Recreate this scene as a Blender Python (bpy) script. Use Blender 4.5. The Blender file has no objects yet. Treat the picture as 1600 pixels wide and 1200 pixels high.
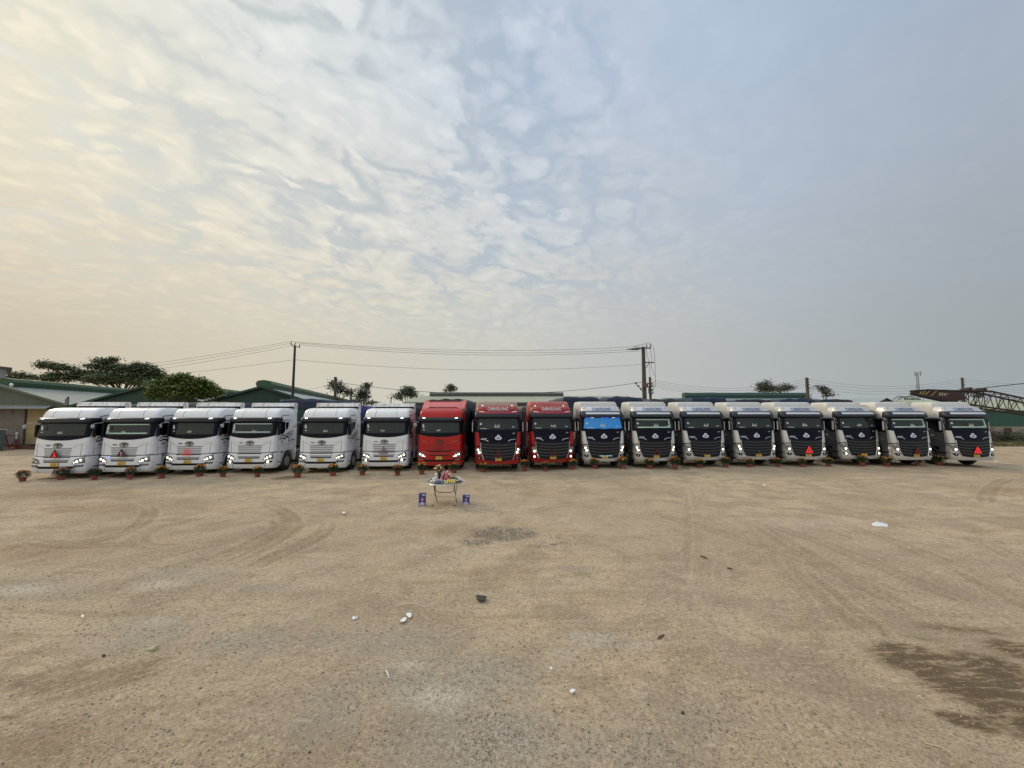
import bpy, math, random
import numpy as np
from mathutils import Vector, Matrix, noise as mnoise
random.seed(7); np.random.seed(7)
SC = bpy.context.scene
COL = SC.collection
R = math.radians
PI = math.pi

# ---------------------------------------------------------------- camera
CAM_H = 3.2; PITCH = R(4.3); FPX = 600.0
cam = bpy.data.cameras.new('camera'); cam.sensor_width = 36.0; cam.lens = FPX/1600*36
cam.clip_end = 6000; cam.clip_start = 0.05
co = bpy.data.objects.new('camera', cam); COL.objects.link(co)
co.location = (0, 0, CAM_H); co.rotation_euler = (PI/2+PITCH, 0, 0)
SC.camera = co
SC.view_settings.view_transform = 'Standard'; SC.view_settings.look = 'None'
SC.view_settings.gamma = 1.0; SC.view_settings.exposure = 0.0
SC.cycles.use_denoising = True
SC.cycles.max_bounces = 6; SC.cycles.diffuse_bounces = 3; SC.cycles.volume_bounces = 0

# ---------------------------------------------------------------- colour helper
def lin(c):
    o = []
    for v in c[:3]:
        v = v/255.0
        o.append(v/12.92 if v <= 0.04045 else ((v+0.055)/1.055)**2.4)
    return tuple(o)+(1.0,)

# ---------------------------------------------------------------- sky
SUN_EL = R(30); SUN_AZ = R(-62)      # azimuth measured from +Y, negative = left
sun_dir = Vector((math.sin(SUN_AZ)*math.cos(SUN_EL), math.cos(SUN_AZ)*math.cos(SUN_EL), math.sin(SUN_EL)))
W = bpy.data.worlds.new('World'); SC.world = W; W.use_nodes = True
nt = W.node_tree; nt.nodes.clear()
class NT:
    def __init__(s, t): s.t = t
    def n(s, typ, **kw):
        nd = s.t.nodes.new(typ)
        for k, v in kw.items(): setattr(nd, k, v)
        return nd
    def l(s, a, b): s.t.links.new(a, b)
    def setin(s, nd, i, v):
        if isinstance(v, bpy.types.NodeSocket): s.l(v, nd.inputs[i])
        elif v is not None: nd.inputs[i].default_value = v
    def math(s, op, a, b=None, c=None, clamp=False):
        nd = s.n('ShaderNodeMath', operation=op, use_clamp=clamp)
        s.setin(nd, 0, a); s.setin(nd, 1, b)
        if c is not None: s.setin(nd, 2, c)
        return nd.outputs[0]
    def vmath(s, op, a, b=None):
        nd = s.n('ShaderNodeVectorMath', operation=op)
        s.setin(nd, 0, a)
        if b is not None: s.setin(nd, 3 if op == 'SCALE' else 1, b)
        return nd.outputs[0]
    def ss(s, v, a, b, x=0.0, y=1.0):
        nd = s.n('ShaderNodeMapRange', interpolation_type='SMOOTHSTEP')
        s.setin(nd, 0, v); s.setin(nd, 1, a); s.setin(nd, 2, b); s.setin(nd, 3, x); s.setin(nd, 4, y)
        return nd.outputs[0]
    def mix(s, f, a, b, typ='MIX'):
        nd = s.n('ShaderNodeMix', data_type='RGBA', blend_type=typ)
        s.setin(nd, 0, f); s.setin(nd, 6, a); s.setin(nd, 7, b)
        return nd.outputs[2]
    def ramp(s, f, stops, interp='LINEAR'):
        nd = s.n('ShaderNodeValToRGB'); cr = nd.color_ramp; cr.interpolation = interp
        while len(cr.elements) < len(stops): cr.elements.new(0.5)
        for e, (p, c) in zip(cr.elements, stops): e.position = p; e.color = c
        s.setin(nd, 0, f); return nd.outputs[0]
    def noise(s, vec, scale, detail=4, rough=0.5, dist=0.0, dim='3D', col=False):
        nd = s.n('ShaderNodeTexNoise', noise_dimensions=dim)
        s.setin(nd, 'Vector', vec); nd.inputs['Scale'].default_value = scale
        nd.inputs['Detail'].default_value = detail; nd.inputs['Roughness'].default_value = rough
        nd.inputs['Distortion'].default_value = dist
        return nd.outputs['Color' if col else 'Fac']
    def voro(s, vec, scale, feat='F1', rnd=1.0, smooth=0.5, out='Distance'):
        nd = s.n('ShaderNodeTexVoronoi', feature=feat)
        s.setin(nd, 'Vector', vec); nd.inputs['Scale'].default_value = scale
        nd.inputs['Randomness'].default_value = rnd
        if feat == 'SMOOTH_F1': nd.inputs['Smoothness'].default_value = smooth
        return nd.outputs[out]
N = NT(nt)
tc = N.n('ShaderNodeTexCoord').outputs['Generated']
D = N.vmath('NORMALIZE', tc)
sx = N.n('ShaderNodeSeparateXYZ'); N.l(D, sx.inputs[0]); X, Y, Z = sx.outputs
hor = N.math('SQRT', N.math('ADD', N.math('MULTIPLY', X, X), N.math('MULTIPLY', Y, Y)))
az = N.math('MULTIPLY_ADD', N.math('DIVIDE', X, N.math('MAXIMUM', hor, 0.02)), 0.5, 0.5)   # 0 left .. 1 right
AZP = (0.10, 0.22, 0.50, 0.78, 0.90)
rows = [[(209,197,176),(214,206,187),(204,202,193),(178,183,184),(161,168,171)],
        [(233,221,197),(231,222,203),(214,213,206),(182,189,196),(164,173,181)],
        [(243,235,213),(237,232,220),(213,217,220),(182,193,207),(169,180,193)],
        [(243,238,223),(232,234,231),(203,213,226),(180,195,216),(168,182,203)]]
ramps = [N.ramp(az, [(p, lin(c)) for p, c in zip(AZP, r)]) for r in rows]
c1 = N.mix(N.ss(Z, 0.10, 0.30), ramps[0], ramps[1])
c2 = N.mix(N.ss(Z, 0.26, 0.48), c1, ramps[2])
base = N.mix(N.ss(Z, 0.46, 0.70), c2, ramps[3])
zz = N.math('ADD', N.math('MAXIMUM', Z, 0.0), 0.13)
pl = N.n('ShaderNodeCombineXYZ'); N.l(N.math('DIVIDE', X, zz), pl.inputs[0]); N.l(N.math('DIVIDE', Y, zz), pl.inputs[1])
mp = N.n('ShaderNodeMapping'); N.l(pl.outputs[0], mp.inputs[0]); mp.inputs['Rotation'].default_value = (0, 0, R(-47)); mp.inputs['Location'].default_value = (3.3, 1.7, 0)
P0 = mp.outputs[0]
wob = N.vmath('SCALE', N.vmath('SUBTRACT', N.noise(P0, 1.6, 3, 0.55, col=True), (0.5, 0.5, 0.5)), 0.36)
P1 = N.vmath('ADD', P0, wob)
wob2 = N.vmath('SCALE', N.vmath('SUBTRACT', N.noise(P0, 11, 3, 0.6, col=True), (0.5, 0.5, 0.5)), 0.09)
P1 = N.vmath('ADD', P1, wob2)
mp2 = N.n('ShaderNodeMapping'); N.l(P1, mp2.inputs[0]); mp2.inputs['Scale'].default_value = (0.88, 1.15, 1)
P2 = mp2.outputs[0]
v1 = N.voro(P2, 9.6, 'SMOOTH_F1', 1.0, 0.65)
v2 = N.voro(P2, 21.0, 'SMOOTH_F1', 1.0, 0.5)
f1 = N.noise(P2, 2.3, 5, 0.58)
f2 = N.noise(P2, 15.0, 3, 0.62)
lump = N.math('ADD', N.math('MULTIPLY', v1, 0.95), N.math('MULTIPLY', v2, 0.50))
lump = N.math('ADD', lump, N.math('MULTIPLY', N.math('SUBTRACT', 0.5, f2), 0.60))
lump = N.math('ADD', lump, N.math('MULTIPLY', N.math('SUBTRACT', 0.5, f1), 0.65))
# where the cloud layer shows its cells: fades to haze on the right and towards the horizon
vis = N.math('MULTIPLY', N.ss(Z, 0.12, 0.42), N.ss(az, 0.80, 0.46, 0.12, 1.0))
gap = N.math('MULTIPLY', N.ss(lump, 0.72, 1.15), vis)
skyn = N.n('ShaderNodeTexSky', sky_type='NISHITA'); skyn.sun_disc = False
skyn.sun_elevation = SUN_EL; skyn.sun_rotation = SUN_AZ
skyn.dust_density = 3.0
blue = N.mix(0.12, N.ramp(az, [(0.12, lin((190,198,198))), (0.35, lin((176,190,200))), (0.55, lin((164,184,207))), (0.85, lin((160,176,200)))]), N.mix(1.0, skyn.outputs[0], (0.07, 0.07, 0.07, 1), 'MULTIPLY'))
fur = N.noise(P2, 1.7, 2, 0.5)
fur = N.ss(N.math('ABSOLUTE', N.math('SUBTRACT', fur, 0.52)), 0.05, 0.0)
fur = N.math('MULTIPLY', fur, N.math('MULTIPLY', vis, N.ss(lump, 0.35, 0.65, 0.15, 1.0)))
gap = N.math('MAXIMUM', gap, N.math('MULTIPLY', fur, 1.0))
sh = N.math('MULTIPLY', N.ss(lump, 0.10, 0.90, 0.0, 1.0), N.ss(Z, 0.06, 0.3, 0.25, 1.0))
litc = N.mix(N.math('MULTIPLY', N.math('MULTIPLY', N.math('SUBTRACT', 1.0, sh), vis), 0.6), base, N.mix(1.0, base, (1.07, 1.065, 1.05, 1), 'MULTIPLY'))
shc = N.mix(N.math('MULTIPLY', sh, N.math('MULTIPLY', N.ss(az, 0.9, 0.45, 0.2, 1.0), 0.60)), litc, N.mix(1.0, base, (0.80, 0.84, 0.88, 1), 'MULTIPLY'))
colr = N.mix(N.math('MULTIPLY', gap, 0.62), shc, blue)
# brightness added to unseen sky overhead and behind the camera, lighting the yard
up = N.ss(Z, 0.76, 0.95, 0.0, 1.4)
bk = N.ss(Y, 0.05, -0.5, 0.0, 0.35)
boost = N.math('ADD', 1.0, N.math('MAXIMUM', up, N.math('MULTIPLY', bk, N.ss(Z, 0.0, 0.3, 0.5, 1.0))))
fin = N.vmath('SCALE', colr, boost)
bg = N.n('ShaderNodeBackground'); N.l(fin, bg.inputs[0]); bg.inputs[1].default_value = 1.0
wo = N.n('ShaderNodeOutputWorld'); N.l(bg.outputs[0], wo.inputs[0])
W.cycles.sampling_method = 'MANUAL'; W.cycles.sample_map_resolution = 512

sl = bpy.data.lights.new('sun', 'SUN'); sl.energy = 1.5; sl.angle = R(14); sl.color = (1.0, 0.86, 0.68)
so = bpy.data.objects.new('sun', sl); COL.objects.link(so)
so.rotation_euler = (-sun_dir).to_track_quat('-Z', 'Y').to_euler(); so.location = (-40, 30, 60)

# ---------------------------------------------------------------- pixel -> world helper (places things at a real distance)
def at(px, py, Dy):
    xc = (px-800)/FPX; yc = (600-py)/FPX
    y = math.cos(PITCH)-yc*math.sin(PITCH); z = math.sin(PITCH)+yc*math.cos(PITCH)
    t = Dy/y
    return Vector((xc*t, Dy, CAM_H+z*t))
def gnd(px, py):
    xc = (px-800)/FPX; yc = (600-py)/FPX
    y = math.cos(PITCH)-yc*math.sin(PITCH); z = math.sin(PITCH)+yc*math.cos(PITCH)
    t = -CAM_H/z
    return Vector((xc*t, y*t, 0))

# ---------------------------------------------------------------- objects, tags
def tag(o, label=None, cat=None, group=None, kind=None):
    if label: o['label'] = label
    if cat: o['category'] = cat
    if group: o['group'] = group
    if kind: o['kind'] = kind
    return o
def thing(name, label, cat, loc=(0,0,0), rz=0, group=None):
    o = bpy.data.objects.new(name, None); COL.objects.link(o)
    o.location = loc; o.rotation_euler = (0, 0, rz); o.empty_display_size = 0.2
    return tag(o, label, cat, group)
def copy_tree(o, parent=None):
    c = o.copy(); COL.objects.link(c); c.parent = parent
    for ch in list(o.children): copy_tree(ch, c)
    return c

class MB:
    def __init__(s): s.v = []; s.f = []; s.m = []
    def add(s, vs, fs, mi=0):
        b = len(s.v); s.v += [tuple(v) for v in vs]; s.f += [tuple(i+b for i in f) for f in fs]; s.m += [mi]*len(fs); return s
    def box(s, x0, x1, y0, y1, z0, z1, c=0.0, mi=0):
        if x0 > x1: x0, x1 = x1, x0
        if c <= 0:
            vs = [(x, y, z) for z in (z0, z1) for y in (y0, y1) for x in (x0, x1)]
            fs = [(0,2,3,1),(4,5,7,6),(0,1,5,4),(2,6,7,3),(0,4,6,2),(1,3,7,5)]
            return s.add(vs, fs, mi)
        c = min(c, abs(x1-x0)*.45, abs(y1-y0)*.45, abs(z1-z0)*.45)
        def ring(z, k):
            return [(x0+k+c,y0+k,z),(x1-k-c,y0+k,z),(x1-k,y0+k+c,z),(x1-k,y1-k-c,z),(x1-k-c,y1-k,z),(x0+k+c,y1-k,z),(x0+k,y1-k-c,z),(x0+k,y0+k+c,z)]
        k = c*.6
        vs = ring(z0, k)+ring(z0+c, 0)+ring(z1-c, 0)+ring(z1, k)
        fs = [tuple(range(7,-1,-1)), tuple(range(24,32))]
        for a in range(3):
            for i in range(8):
                j = (i+1) % 8; fs.append((a*8+i, a*8+j, a*8+8+j, a*8+8+i))
        return s.add(vs, fs, mi)
    def tube(s, pts, r, n=6, mi=0, cap=True):
        pts = [Vector(p) for p in pts]; rs = r if isinstance(r, (list, tuple)) else [r]*len(pts)
        vs = []; up = Vector((0, 0, 1))
        for i, p in enumerate(pts):
            t = (pts[min(i+1, len(pts)-1)]-pts[max(i-1, 0)])
            if t.length < 1e-9: t = Vector((0,0,1))
            t.normalize()
            ref = up if abs(t.z) < 0.9 else Vector((0, 1, 0))
            a = t.cross(ref).normalized(); b = a.cross(t)
            for k in range(n):
                an = 2*PI*k/n; vs.append(p+(a*math.cos(an)+b*math.sin(an))*rs[i])
        fs = []
        for i in range(len(pts)-1):
            for k in range(n):
                j = (k+1) % n; fs.append((i*n+k, i*n+j, (i+1)*n+j, (i+1)*n+k))
        if cap: fs += [tuple(range(n-1, -1, -1)), tuple(range((len(pts)-1)*n, len(pts)*n))]
        return s.add(vs, fs, mi)
    def lathe(s, prof, c=(0,0,0), axis='z', n=20, mi=0):
        vs = []; c = Vector(c)
        for (r, h) in prof:
            for k in range(n):
                a = 2*PI*k/n
                if axis == 'z': q = Vector((r*math.cos(a), r*math.sin(a), h))
                elif axis == 'x': q = Vector((h, r*math.cos(a), r*math.sin(a)))
                else: q = Vector((r*math.cos(a), h, r*math.sin(a)))
                vs.append(c+q)
        fs = []; m = len(prof)
        for i in range(m-1):
            for k in range(n):
                j = (k+1) % n; fs.append((i*n+k, i*n+j, (i+1)*n+j, (i+1)*n+k))
        fs += [tuple(range(n-1, -1, -1)), tuple(range((m-1)*n, m*n))]
        return s.add(vs, fs, mi)
    def prism(s, poly, a, b, axis='y', mi=0):
        n = len(poly); vs = []
        for h in (a, b):
            for (u, v) in poly:
                vs.append({'y': (u, h, v), 'x': (h, u, v), 'z': (u, v, h)}[axis])
        fs = [tuple(range(n-1, -1, -1)), tuple(range(n, 2*n))]+[(i, (i+1) % n, n+(i+1) % n, n+i) for i in range(n)]
        return s.add(vs, fs, mi)
    def build(s, name, mats, parent=None, smooth=False, loc=None, rz=None):
        me = bpy.data.meshes.new(name); me.from_pydata(s.v, [], s.f)
        if not isinstance(mats, (list, tuple)): mats = [mats]
        for m in mats: me.materials.append(m)
        if len(mats) > 1: me.polygons.foreach_set('material_index', s.m)
        if smooth: 
            me.polygons.foreach_set('use_smooth', [True]*len(me.polygons))
            if smooth != 'all':
                try: me.set_sharp_from_angle(angle=R(38))
                except Exception: pass
        me.update()
        o = bpy.data.objects.new(name, me); COL.objects.link(o)
        if parent: o.parent = parent
        if loc is not None: o.location = loc
        if rz is not None: o.rotation_euler = (0, 0, rz)
        return o

# ---------------------------------------------------------------- materials
_m = {}
def mat(name, rgb, rough=0.6, metal=0.0, var=0.0, vs=3.0, bump=0.0, bs=30.0, coat=0.0, emit=None, es=0.0, dirt=None, dz=None, spec=0.5):
    if name in _m: return _m[name]
    m = bpy.data.materials.new(name); m.use_nodes = True; t = NT(m.node_tree)
    b = m.node_tree.nodes['Principled BSDF']
    rgb = tuple(rgb)[:3]+(1.0,)
    b.inputs['Base Color'].default_value = rgb; b.inputs['Roughness'].default_value = rough
    b.inputs['Metallic'].default_value = metal; b.inputs['Coat Weight'].default_value = coat
    b.inputs['Coat Roughness'].default_value = 0.08
    b.inputs['Specular IOR Level'].default_value = spec
    oc = t.n('ShaderNodeTexCoord').outputs['Object']
    if var > 0 or dirt:
        c = rgb
        if var > 0:
            f = t.noise(oc, vs, 6, 0.6)
            lo = tuple(v*(1-var) for v in rgb[:3])+(1,); hi = tuple(min(1, v*(1+var)) for v in rgb[:3])+(1,)
            c = t.ramp(f, [(0.3, lo), (0.7, hi)])
        if dirt:                       # dust and grime with a shape of its own
            dc, amt, sc_ = dirt
            f = t.ss(t.noise(oc, sc_, 7, 0.68), 0.48, 0.72, 0.0, amt)
            if dz:
                sp = t.n('ShaderNodeSeparateXYZ'); t.l(oc, sp.inputs[0])
                f = t.math('ADD', f, t.math('MULTIPLY', t.ss(sp.outputs[2], 3.36, 3.46, 0.0, .8), t.ss(t.noise(oc, 5, 5, 0.65), .45, .6)), clamp=True)
                f = t.math('ADD', f, t.ss(t.math('ADD', sp.outputs[2], t.math('MULTIPLY', t.noise(oc, 4, 4, 0.6), 0.3)), dz[0], dz[1], dz[2], 0.0), clamp=True)
            c = t.mix(f, c, tuple(dc)[:3]+(1,))
        t.l(c, b.inputs['Base Color']) if isinstance(c, bpy.types.NodeSocket) else None
        t.l(t.math('MULTIPLY_ADD', t.noise(oc, vs*2.3, 4), 0.25, rough-0.12, clamp=True), b.inputs['Roughness'])
    if bump > 0:
        bn = t.n('ShaderNodeBump'); bn.inputs['Strength'].default_value = bump; bn.inputs['Distance'].default_value = 0.02
        t.l(t.noise(oc, bs, 5, 0.6), bn.inputs['Height']); t.l(bn.outputs[0], b.inputs['Normal'])
    if emit:
        b.inputs['Emission Color'].default_value = tuple(emit)[:3]+(1,); b.inputs['Emission Strength'].default_value = es
    _m[name] = m; return m
def ribbed(name, rgb, period=0.25, axis=0, rough=0.5, metal=0.0, depth=0.5, dirt=(0.12,0.09,0.06), da=0.5, ds=0.8, lines=0.35):
    if name in _m: return _m[name]
    m = bpy.data.materials.new(name); m.use_nodes = True; t = NT(m.node_tree); b = m.node_tree.nodes['Principled BSDF']
    oc = t.n('ShaderNodeTexCoord').outputs['Object']
    sp = t.n('ShaderNodeSeparateXYZ'); t.l(oc, sp.inputs[0])
    w = t.math('ABSOLUTE', t.math('SUBTRACT', t.math('FRACT', t.math('DIVIDE', sp.outputs[axis], period)), 0.5))
    rib = t.ss(w, 0.05, 0.22)
    bn = t.n('ShaderNodeBump'); bn.inputs['Strength'].default_value = depth; bn.inputs['Distance'].default_value = 0.03
    t.l(rib, bn.inputs['Height']); t.l(bn.outputs[0], b.inputs['Normal'])
    c = tuple(rgb)[:3]+(1,)
    mpx = t.n('ShaderNodeMapping'); t.l(oc, mpx.inputs[0]); mpx.inputs['Scale'].default_value = (3, 3, 0.35)
    col = t.mix(t.ss(t.noise(mpx.outputs[0], ds, 7, 0.65), 0.42, 0.72, 0, da), c, tuple(dirt)+(1,))
    # sheet to sheet variation
    sheet = t.n('ShaderNodeTexWhiteNoise', noise_dimensions='1D'); t.l(t.math('FLOOR', t.math('DIVIDE', sp.outputs[axis], period*4)), sheet.inputs[1])
    col = t.mix(t.math('MULTIPLY', sheet.outputs[0], 0.25), col, t.mix(1.0, col, (0.72,0.75,0.72,1), 'MULTIPLY'))
    col = t.mix(t.ss(w, 0.0, 0.06, lines, 0.0), col, t.mix(1.0, col, (0.45,0.45,0.45,1), 'MULTIPLY'))
    t.l(col, b.inputs['Base Color']); b.inputs['Roughness'].default_value = rough; b.inputs['Metallic'].default_value = metal
    _m[name] = m; return m
# ================================================================ GROUND (one sheet to the horizon)
def geo_axis(segs):
    out = [segs[0][0]]
    for a, b, s0, s1 in segs:
        x = a; L = b-a
        while x < b-1e-6:
            st = s0+(s1-s0)*((x-a)/L); x = min(b, x+st); out.append(x)
    return np.array(out)
ys = np.concatenate([np.array([-800., -200, -60, -20, -6, -1, 1.2]), geo_axis([(2.0, 6.0, .035, .035), (6.0, 12, .035, .075), (12, 30, .075, .22), (30, 60, .22, 2), (60, 3000, 3, 300)])])
xp = geo_axis([(0, 7, .05, .05), (7, 20, .05, .12), (20, 45, .12, .4), (45, 90, .4, 6), (90, 3000, 8, 300)])
xs = np.concatenate([-xp[::-1][:-1], xp])
GX, GY = np.meshgrid(xs, ys)
nx, ny = len(xs), len(ys)
track = np.zeros_like(GX); dark = np.zeros_like(GX); grey = np.zeros_like(GX); pale = np.zeros_like(GX); crack = np.zeros_like(GX)
brown = np.zeros_like(GX)
def smooth(a, b, x):
    t = np.clip((x-a)/(b-a), 0, 1); return t*t*(3-2*t)
def poly_field(pts, width, soft, arr, amt, mode='max', wob=0.0, tread=False):
    P = [gnd(*p).xy for p in pts]
    fade = None
    # smooth the polyline
    Q = []
    for i in range(len(P)-1):
        p0 = P[max(i-1, 0)]; p1 = P[i]; p2 = P[i+1]; p3 = P[min(i+2, len(P)-1)]
        for k in range(8):
            t = k/8.0
            Q.append(0.5*((2*p1)+(-p0+p2)*t+(2*p0-5*p1+4*p2-p3)*t*t+(-p0+3*p1-3*p2+p3)*t**3))
    Q.append(P[-1])
    for off in ([0.0] if not tread else [-0.13, 0.13]):
        best = np.full(GX.shape, 1e9); nQ = len(Q)-1
        for iq, (a, b) in enumerate(zip(Q[:-1], Q[1:])):
            f_ = min(1, min(iq+.5, nQ-iq-.5)/(nQ*.28)) if tread else 1.0
            d = b-a; L = d.length
            if L < 1e-6: continue
            nrm = Vector((-d.y, d.x))/L*off; a2 = a+nrm; m = width+soft+0.3
            x0, x1 = min(a.x, b.x)-m, max(a.x, b.x)+m; y0, y1 = min(a.y, b.y)-m, max(a.y, b.y)+m
            i0, i1 = np.searchsorted(ys, [y0, y1]); j0, j1 = np.searchsorted(xs, [x0, x1])
            if i1 <= i0 or j1 <= j0: continue
            sx_ = GX[i0:i1, j0:j1]-a2.x; sy_ = GY[i0:i1, j0:j1]-a2.y
            t = np.clip((sx_*d.x+sy_*d.y)/(L*L), 0, 1)
            dd = np.hypot(sx_-t*d.x, sy_-t*d.y)+(1-f_)*(width+soft)
            best[i0:i1, j0:j1] = np.minimum(best[i0:i1, j0:j1], dd)
        w = width if not tread else 0.06
        v = amt*(1-smooth(w, w+soft, best))
        np.maximum(arr, v, out=arr)
def blob(px, py, rx, ry, arr, amt, soft=0.6, rot=0.0):
    c = gnd(px, py); r1 = abs(gnd(px+rx, py).x-c.x); r2 = abs(gnd(px, py-ry).y-gnd(px, py+ry).y)/2
    dx = GX-c.x; dy = GY-c.y
    ca, sa = math.cos(rot), math.sin(rot)
    u = (dx*ca+dy*sa)/r1; v = (-dx*sa+dy*ca)/r2
    d = np.hypot(u, v)
    np.maximum(arr, amt*(1-smooth(1-soft, 1+soft*.5, d)), out=arr)
def T(pts, **k):
    # a lorry tyre mark: twin strips; pressed in and paler or darker dust
    poly_field(pts, 0.13, 0.16, track, k.get('a', 0.8)*.85, tread=True)
T([(300,760),(380,778),(420,790),(447,802),(460,815),(455,828),(430,847),(380,872),(320,895),(230,930)], a=.8)
T([(400,800),(432,812),(436,826),(400,848),(350,868),(300,878)], a=.9)
T([(492,794),(512,815),(500,838),(450,862),(400,885),(370,905)], a=.8)
T([(400,790),(345,798),(300,812),(240,826),(215,842),(240,855),(320,850),(400,835)], a=.7)
T([(180,770),(230,790),(225,815),(180,835),(100,850),(0,862)], a=.8)
T([(0,835),(60,846),(130,850),(200,848),(280,838)], a=.8)
T([(0,775),(70,779),(150,776),(240,782),(262,800)], a=.7)
T([(0,1104),(60,1090),(150,1066),(240,1045),(340,1030)], a=.9)
T([(0,1088),(40,1072),(110,1048),(180,1034)], a=.8)
T([(0,1130),(90,1100),(200,1068),(330,1040),(440,1022)], a=.5)
T([(1072,735),(1080,785),(1083,830),(1084,880),(1092,960)], a=.6)
T([(1092,735),(1100,782),(1108,830),(1118,880),(1140,980)], a=.5)
T([(1130,770),(1185,830),(1235,890),(1275,935),(1350,1010)], a=.6)
T([(1225,862),(1280,915),(1340,965),(1420,1040)], a=.7)
T([(1140,790),(1200,830),(1290,880),(1400,940),(1600,1040)], a=.7)
T([(1180,800),(1290,850),(1450,920),(1640,990)], a=.5)
T([(1250,790),(1400,850),(1640,930)], a=.5)
T([(800,803),(860,792),(940,780),(1020,772)], a=.6)
T([(800,796),(900,778),(1010,766)], a=.5)
T([(1600,738),(1560,755),(1541,775),(1550,795)], a=.8)
T([(1600,745),(1500,750),(1400,758)], a=.5)
T([(900,850),(1000,858),(1120,855),(1250,850)], a=.4)
T([(620,960),(760,930),(900,915),(1000,917)], a=.3)
T([(150,1160),(300,1120),(420,1100),(560,1090)], a=.45)
T([(560,1000),(480,1040),(380,1060),(250,1085)], a=.35)
T([(1000,930),(1080,980),(1200,1060),(1330,1160)], a=.4)
T([(600,745),(700,765),(850,800),(1050,835)], a=.35)
T([(300,760),(500,775),(640,800),(700,830)], a=.35)
for k in range(11):       # faint long sweeps crossing the right half
    x0 = 1000+60*k; T([(x0-160, 770+3*k), (x0+40, 815+8*k), (x0+260, 880+14*k), (x0+480, 960+20*k)], a=.38+.14*((k*5) % 3))
for k in range(7):
    x0 = 60+70*k; T([(x0+420, 775+4*k), (x0+240, 820+8*k), (x0+40, 860+12*k), (x0-240, 905+18*k)], a=.38+.12*((k*3) % 3))
for k in range(6):
    T([(560+40*k, 765+9*k), (760+30*k, 775+10*k), (1000, 790+12*k), (1200, 800+16*k)], a=.4)
# stains
blob(1475,1045,100,42,dark,.95,.7,-.5); blob(1545,1085,95,50,dark,1.0,.7,-.5); blob(1430,1022,60,20,dark,.9,.6,-.4); blob(1560,1050,90,40,dark,.8,.8,-.4)
blob(1600,1020,60,26,dark,.7,.8,-.3); blob(1510,1128,44,18,dark,.95,.6,-.4); blob(1610,1140,70,46,dark,.8,.8,-.5)
blob(1500,985,90,13,dark,.55,.8,-.2); blob(1440,1000,50,8,dark,.4,.8,-.3)
blob(70,862,75,9,dark,.30,.7); blob(447,746,22,3.2,dark,.62,.25); blob(1072,731,9,1.2,dark,.8,.3)
blob(60,1130,70,14,dark,.25,.8); blob(1350,920,70,8,dark,.15,.8); blob(1210,905,40,6,dark,.22,.7)
blob(10,1120,30,8,dark,.45,.6)
blob(90,772,130,10,brown,1.0,.8); blob(200,790,150,14,brown,.7,.8); blob(60,860,140,16,brown,.8,.8); blob(340,850,160,22,brown,.5,.9); blob(560,772,60,4,brown,.5,.7); blob(1560,765,70,9,brown,.7,.7)
blob(860,765,220,10,brown,.25,.8); blob(100,1160,140,40,brown,.5,.8); blob(700,830,140,12,brown,.35,.8)
blob(250,830,200,30,brown,.35,.9); blob(1130,860,120,20,brown,.3,.8)
# bare worn places where the old surface and its stones show
for b in [(380,1005,110,28,.6),(700,1060,160,60,.8),(760,1150,170,70,.8),(230,985,120,35,.6),(600,1000,160,30,.55),(960,1160,160,60,.5),(300,900,90,14,.6),(420,915,60,10,.6),
          (60,920,100,18,.5),(900,892,50,6,.4),(950,1000,90,20,.4),(1100,1120,120,60,.35),(520,1110,100,50,.45)]:
    blob(b[0], b[1], b[2], b[3], grey, b[4], .9)
for b in [(680,1085,70,20,.9),(640,1035,30,8,.7),(30,922,50,9,.8),(245,912,45,8,.8),(690,1100,40,12,.7),(470,965,30,8,.4),(920,995,50,12,.6),(880,1020,40,10,.5),(1000,1010,30,8,.5),(240,970,40,9,.5),(1250,820,90,10,.4)]:
    blob(b[0], b[1], b[2], b[3], pale, b[4], .9)
blob(790,832,48,11,crack,1.0,.5); blob(745,848,25,5,crack,.9,.5); blob(880,850,50,5,crack,.35,.6)
nzv = np.zeros_like(GX)
rng = np.random.RandomState(3)
for k in range(26):
    lam = 0.25*1.32**k if k < 13 else 0.25*1.32**(k-13)
    th = rng.rand()*2*PI; ph = rng.rand()*2*PI; kk = 2*PI/lam
    sp_ok = 1/(1+np.exp(np.minimum(60, (np.maximum(np.abs(GX)*.006, .03)+np.maximum(GY-6, 0)*.006-lam*.3)*60)))
    nzv += lam**.9*np.sin(kk*(GX*math.cos(th)+GY*math.sin(th))+ph+1.3*np.sin(kk*.37*(GX*math.sin(th)-GY*math.cos(th))))*.0026*sp_ok
near = smooth(60, 40, GY)*smooth(70, 50, np.abs(GX))
GZ = (nzv-track*.012-crack*.01*0)*near
GZ = np.where(GY < 1.5, 0, GZ)
me = bpy.data.meshes.new('ground')
me.vertices.add(nx*ny); me.vertices.foreach_set('co', np.stack([GX, GY, GZ], -1).astype(np.float32).ravel())
I = np.arange(nx*ny).reshape(ny, nx)
q = np.stack([I[:-1, :-1], I[:-1, 1:], I[1:, 1:], I[1:, :-1]], -1).reshape(-1, 4)
me.loops.add(q.size); me.loops.foreach_set('vertex_index', q.ravel().astype(np.int32))
me.polygons.add(len(q)); me.polygons.foreach_set('loop_start', (np.arange(len(q))*4).astype(np.int32))
me.polygons.foreach_set('loop_total', np.full(len(q), 4, np.int32))
me.polygons.foreach_set('use_smooth', np.ones(len(q), bool))
me.update(calc_edges=True)
for nm, arr in (('track', track), ('stain', dark), ('worn', grey), ('pale', pale), ('crack', crack), ('brown', brown)):
    a = me.attributes.new(nm, 'FLOAT', 'POINT'); a.data.foreach_set('value', arr.astype(np.float32).ravel())
g = bpy.data.objects.new('ground', me); COL.objects.link(g); tag(g, kind='structure', label='bare beige dirt yard with tyre marks and worn gravel patches')

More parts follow.
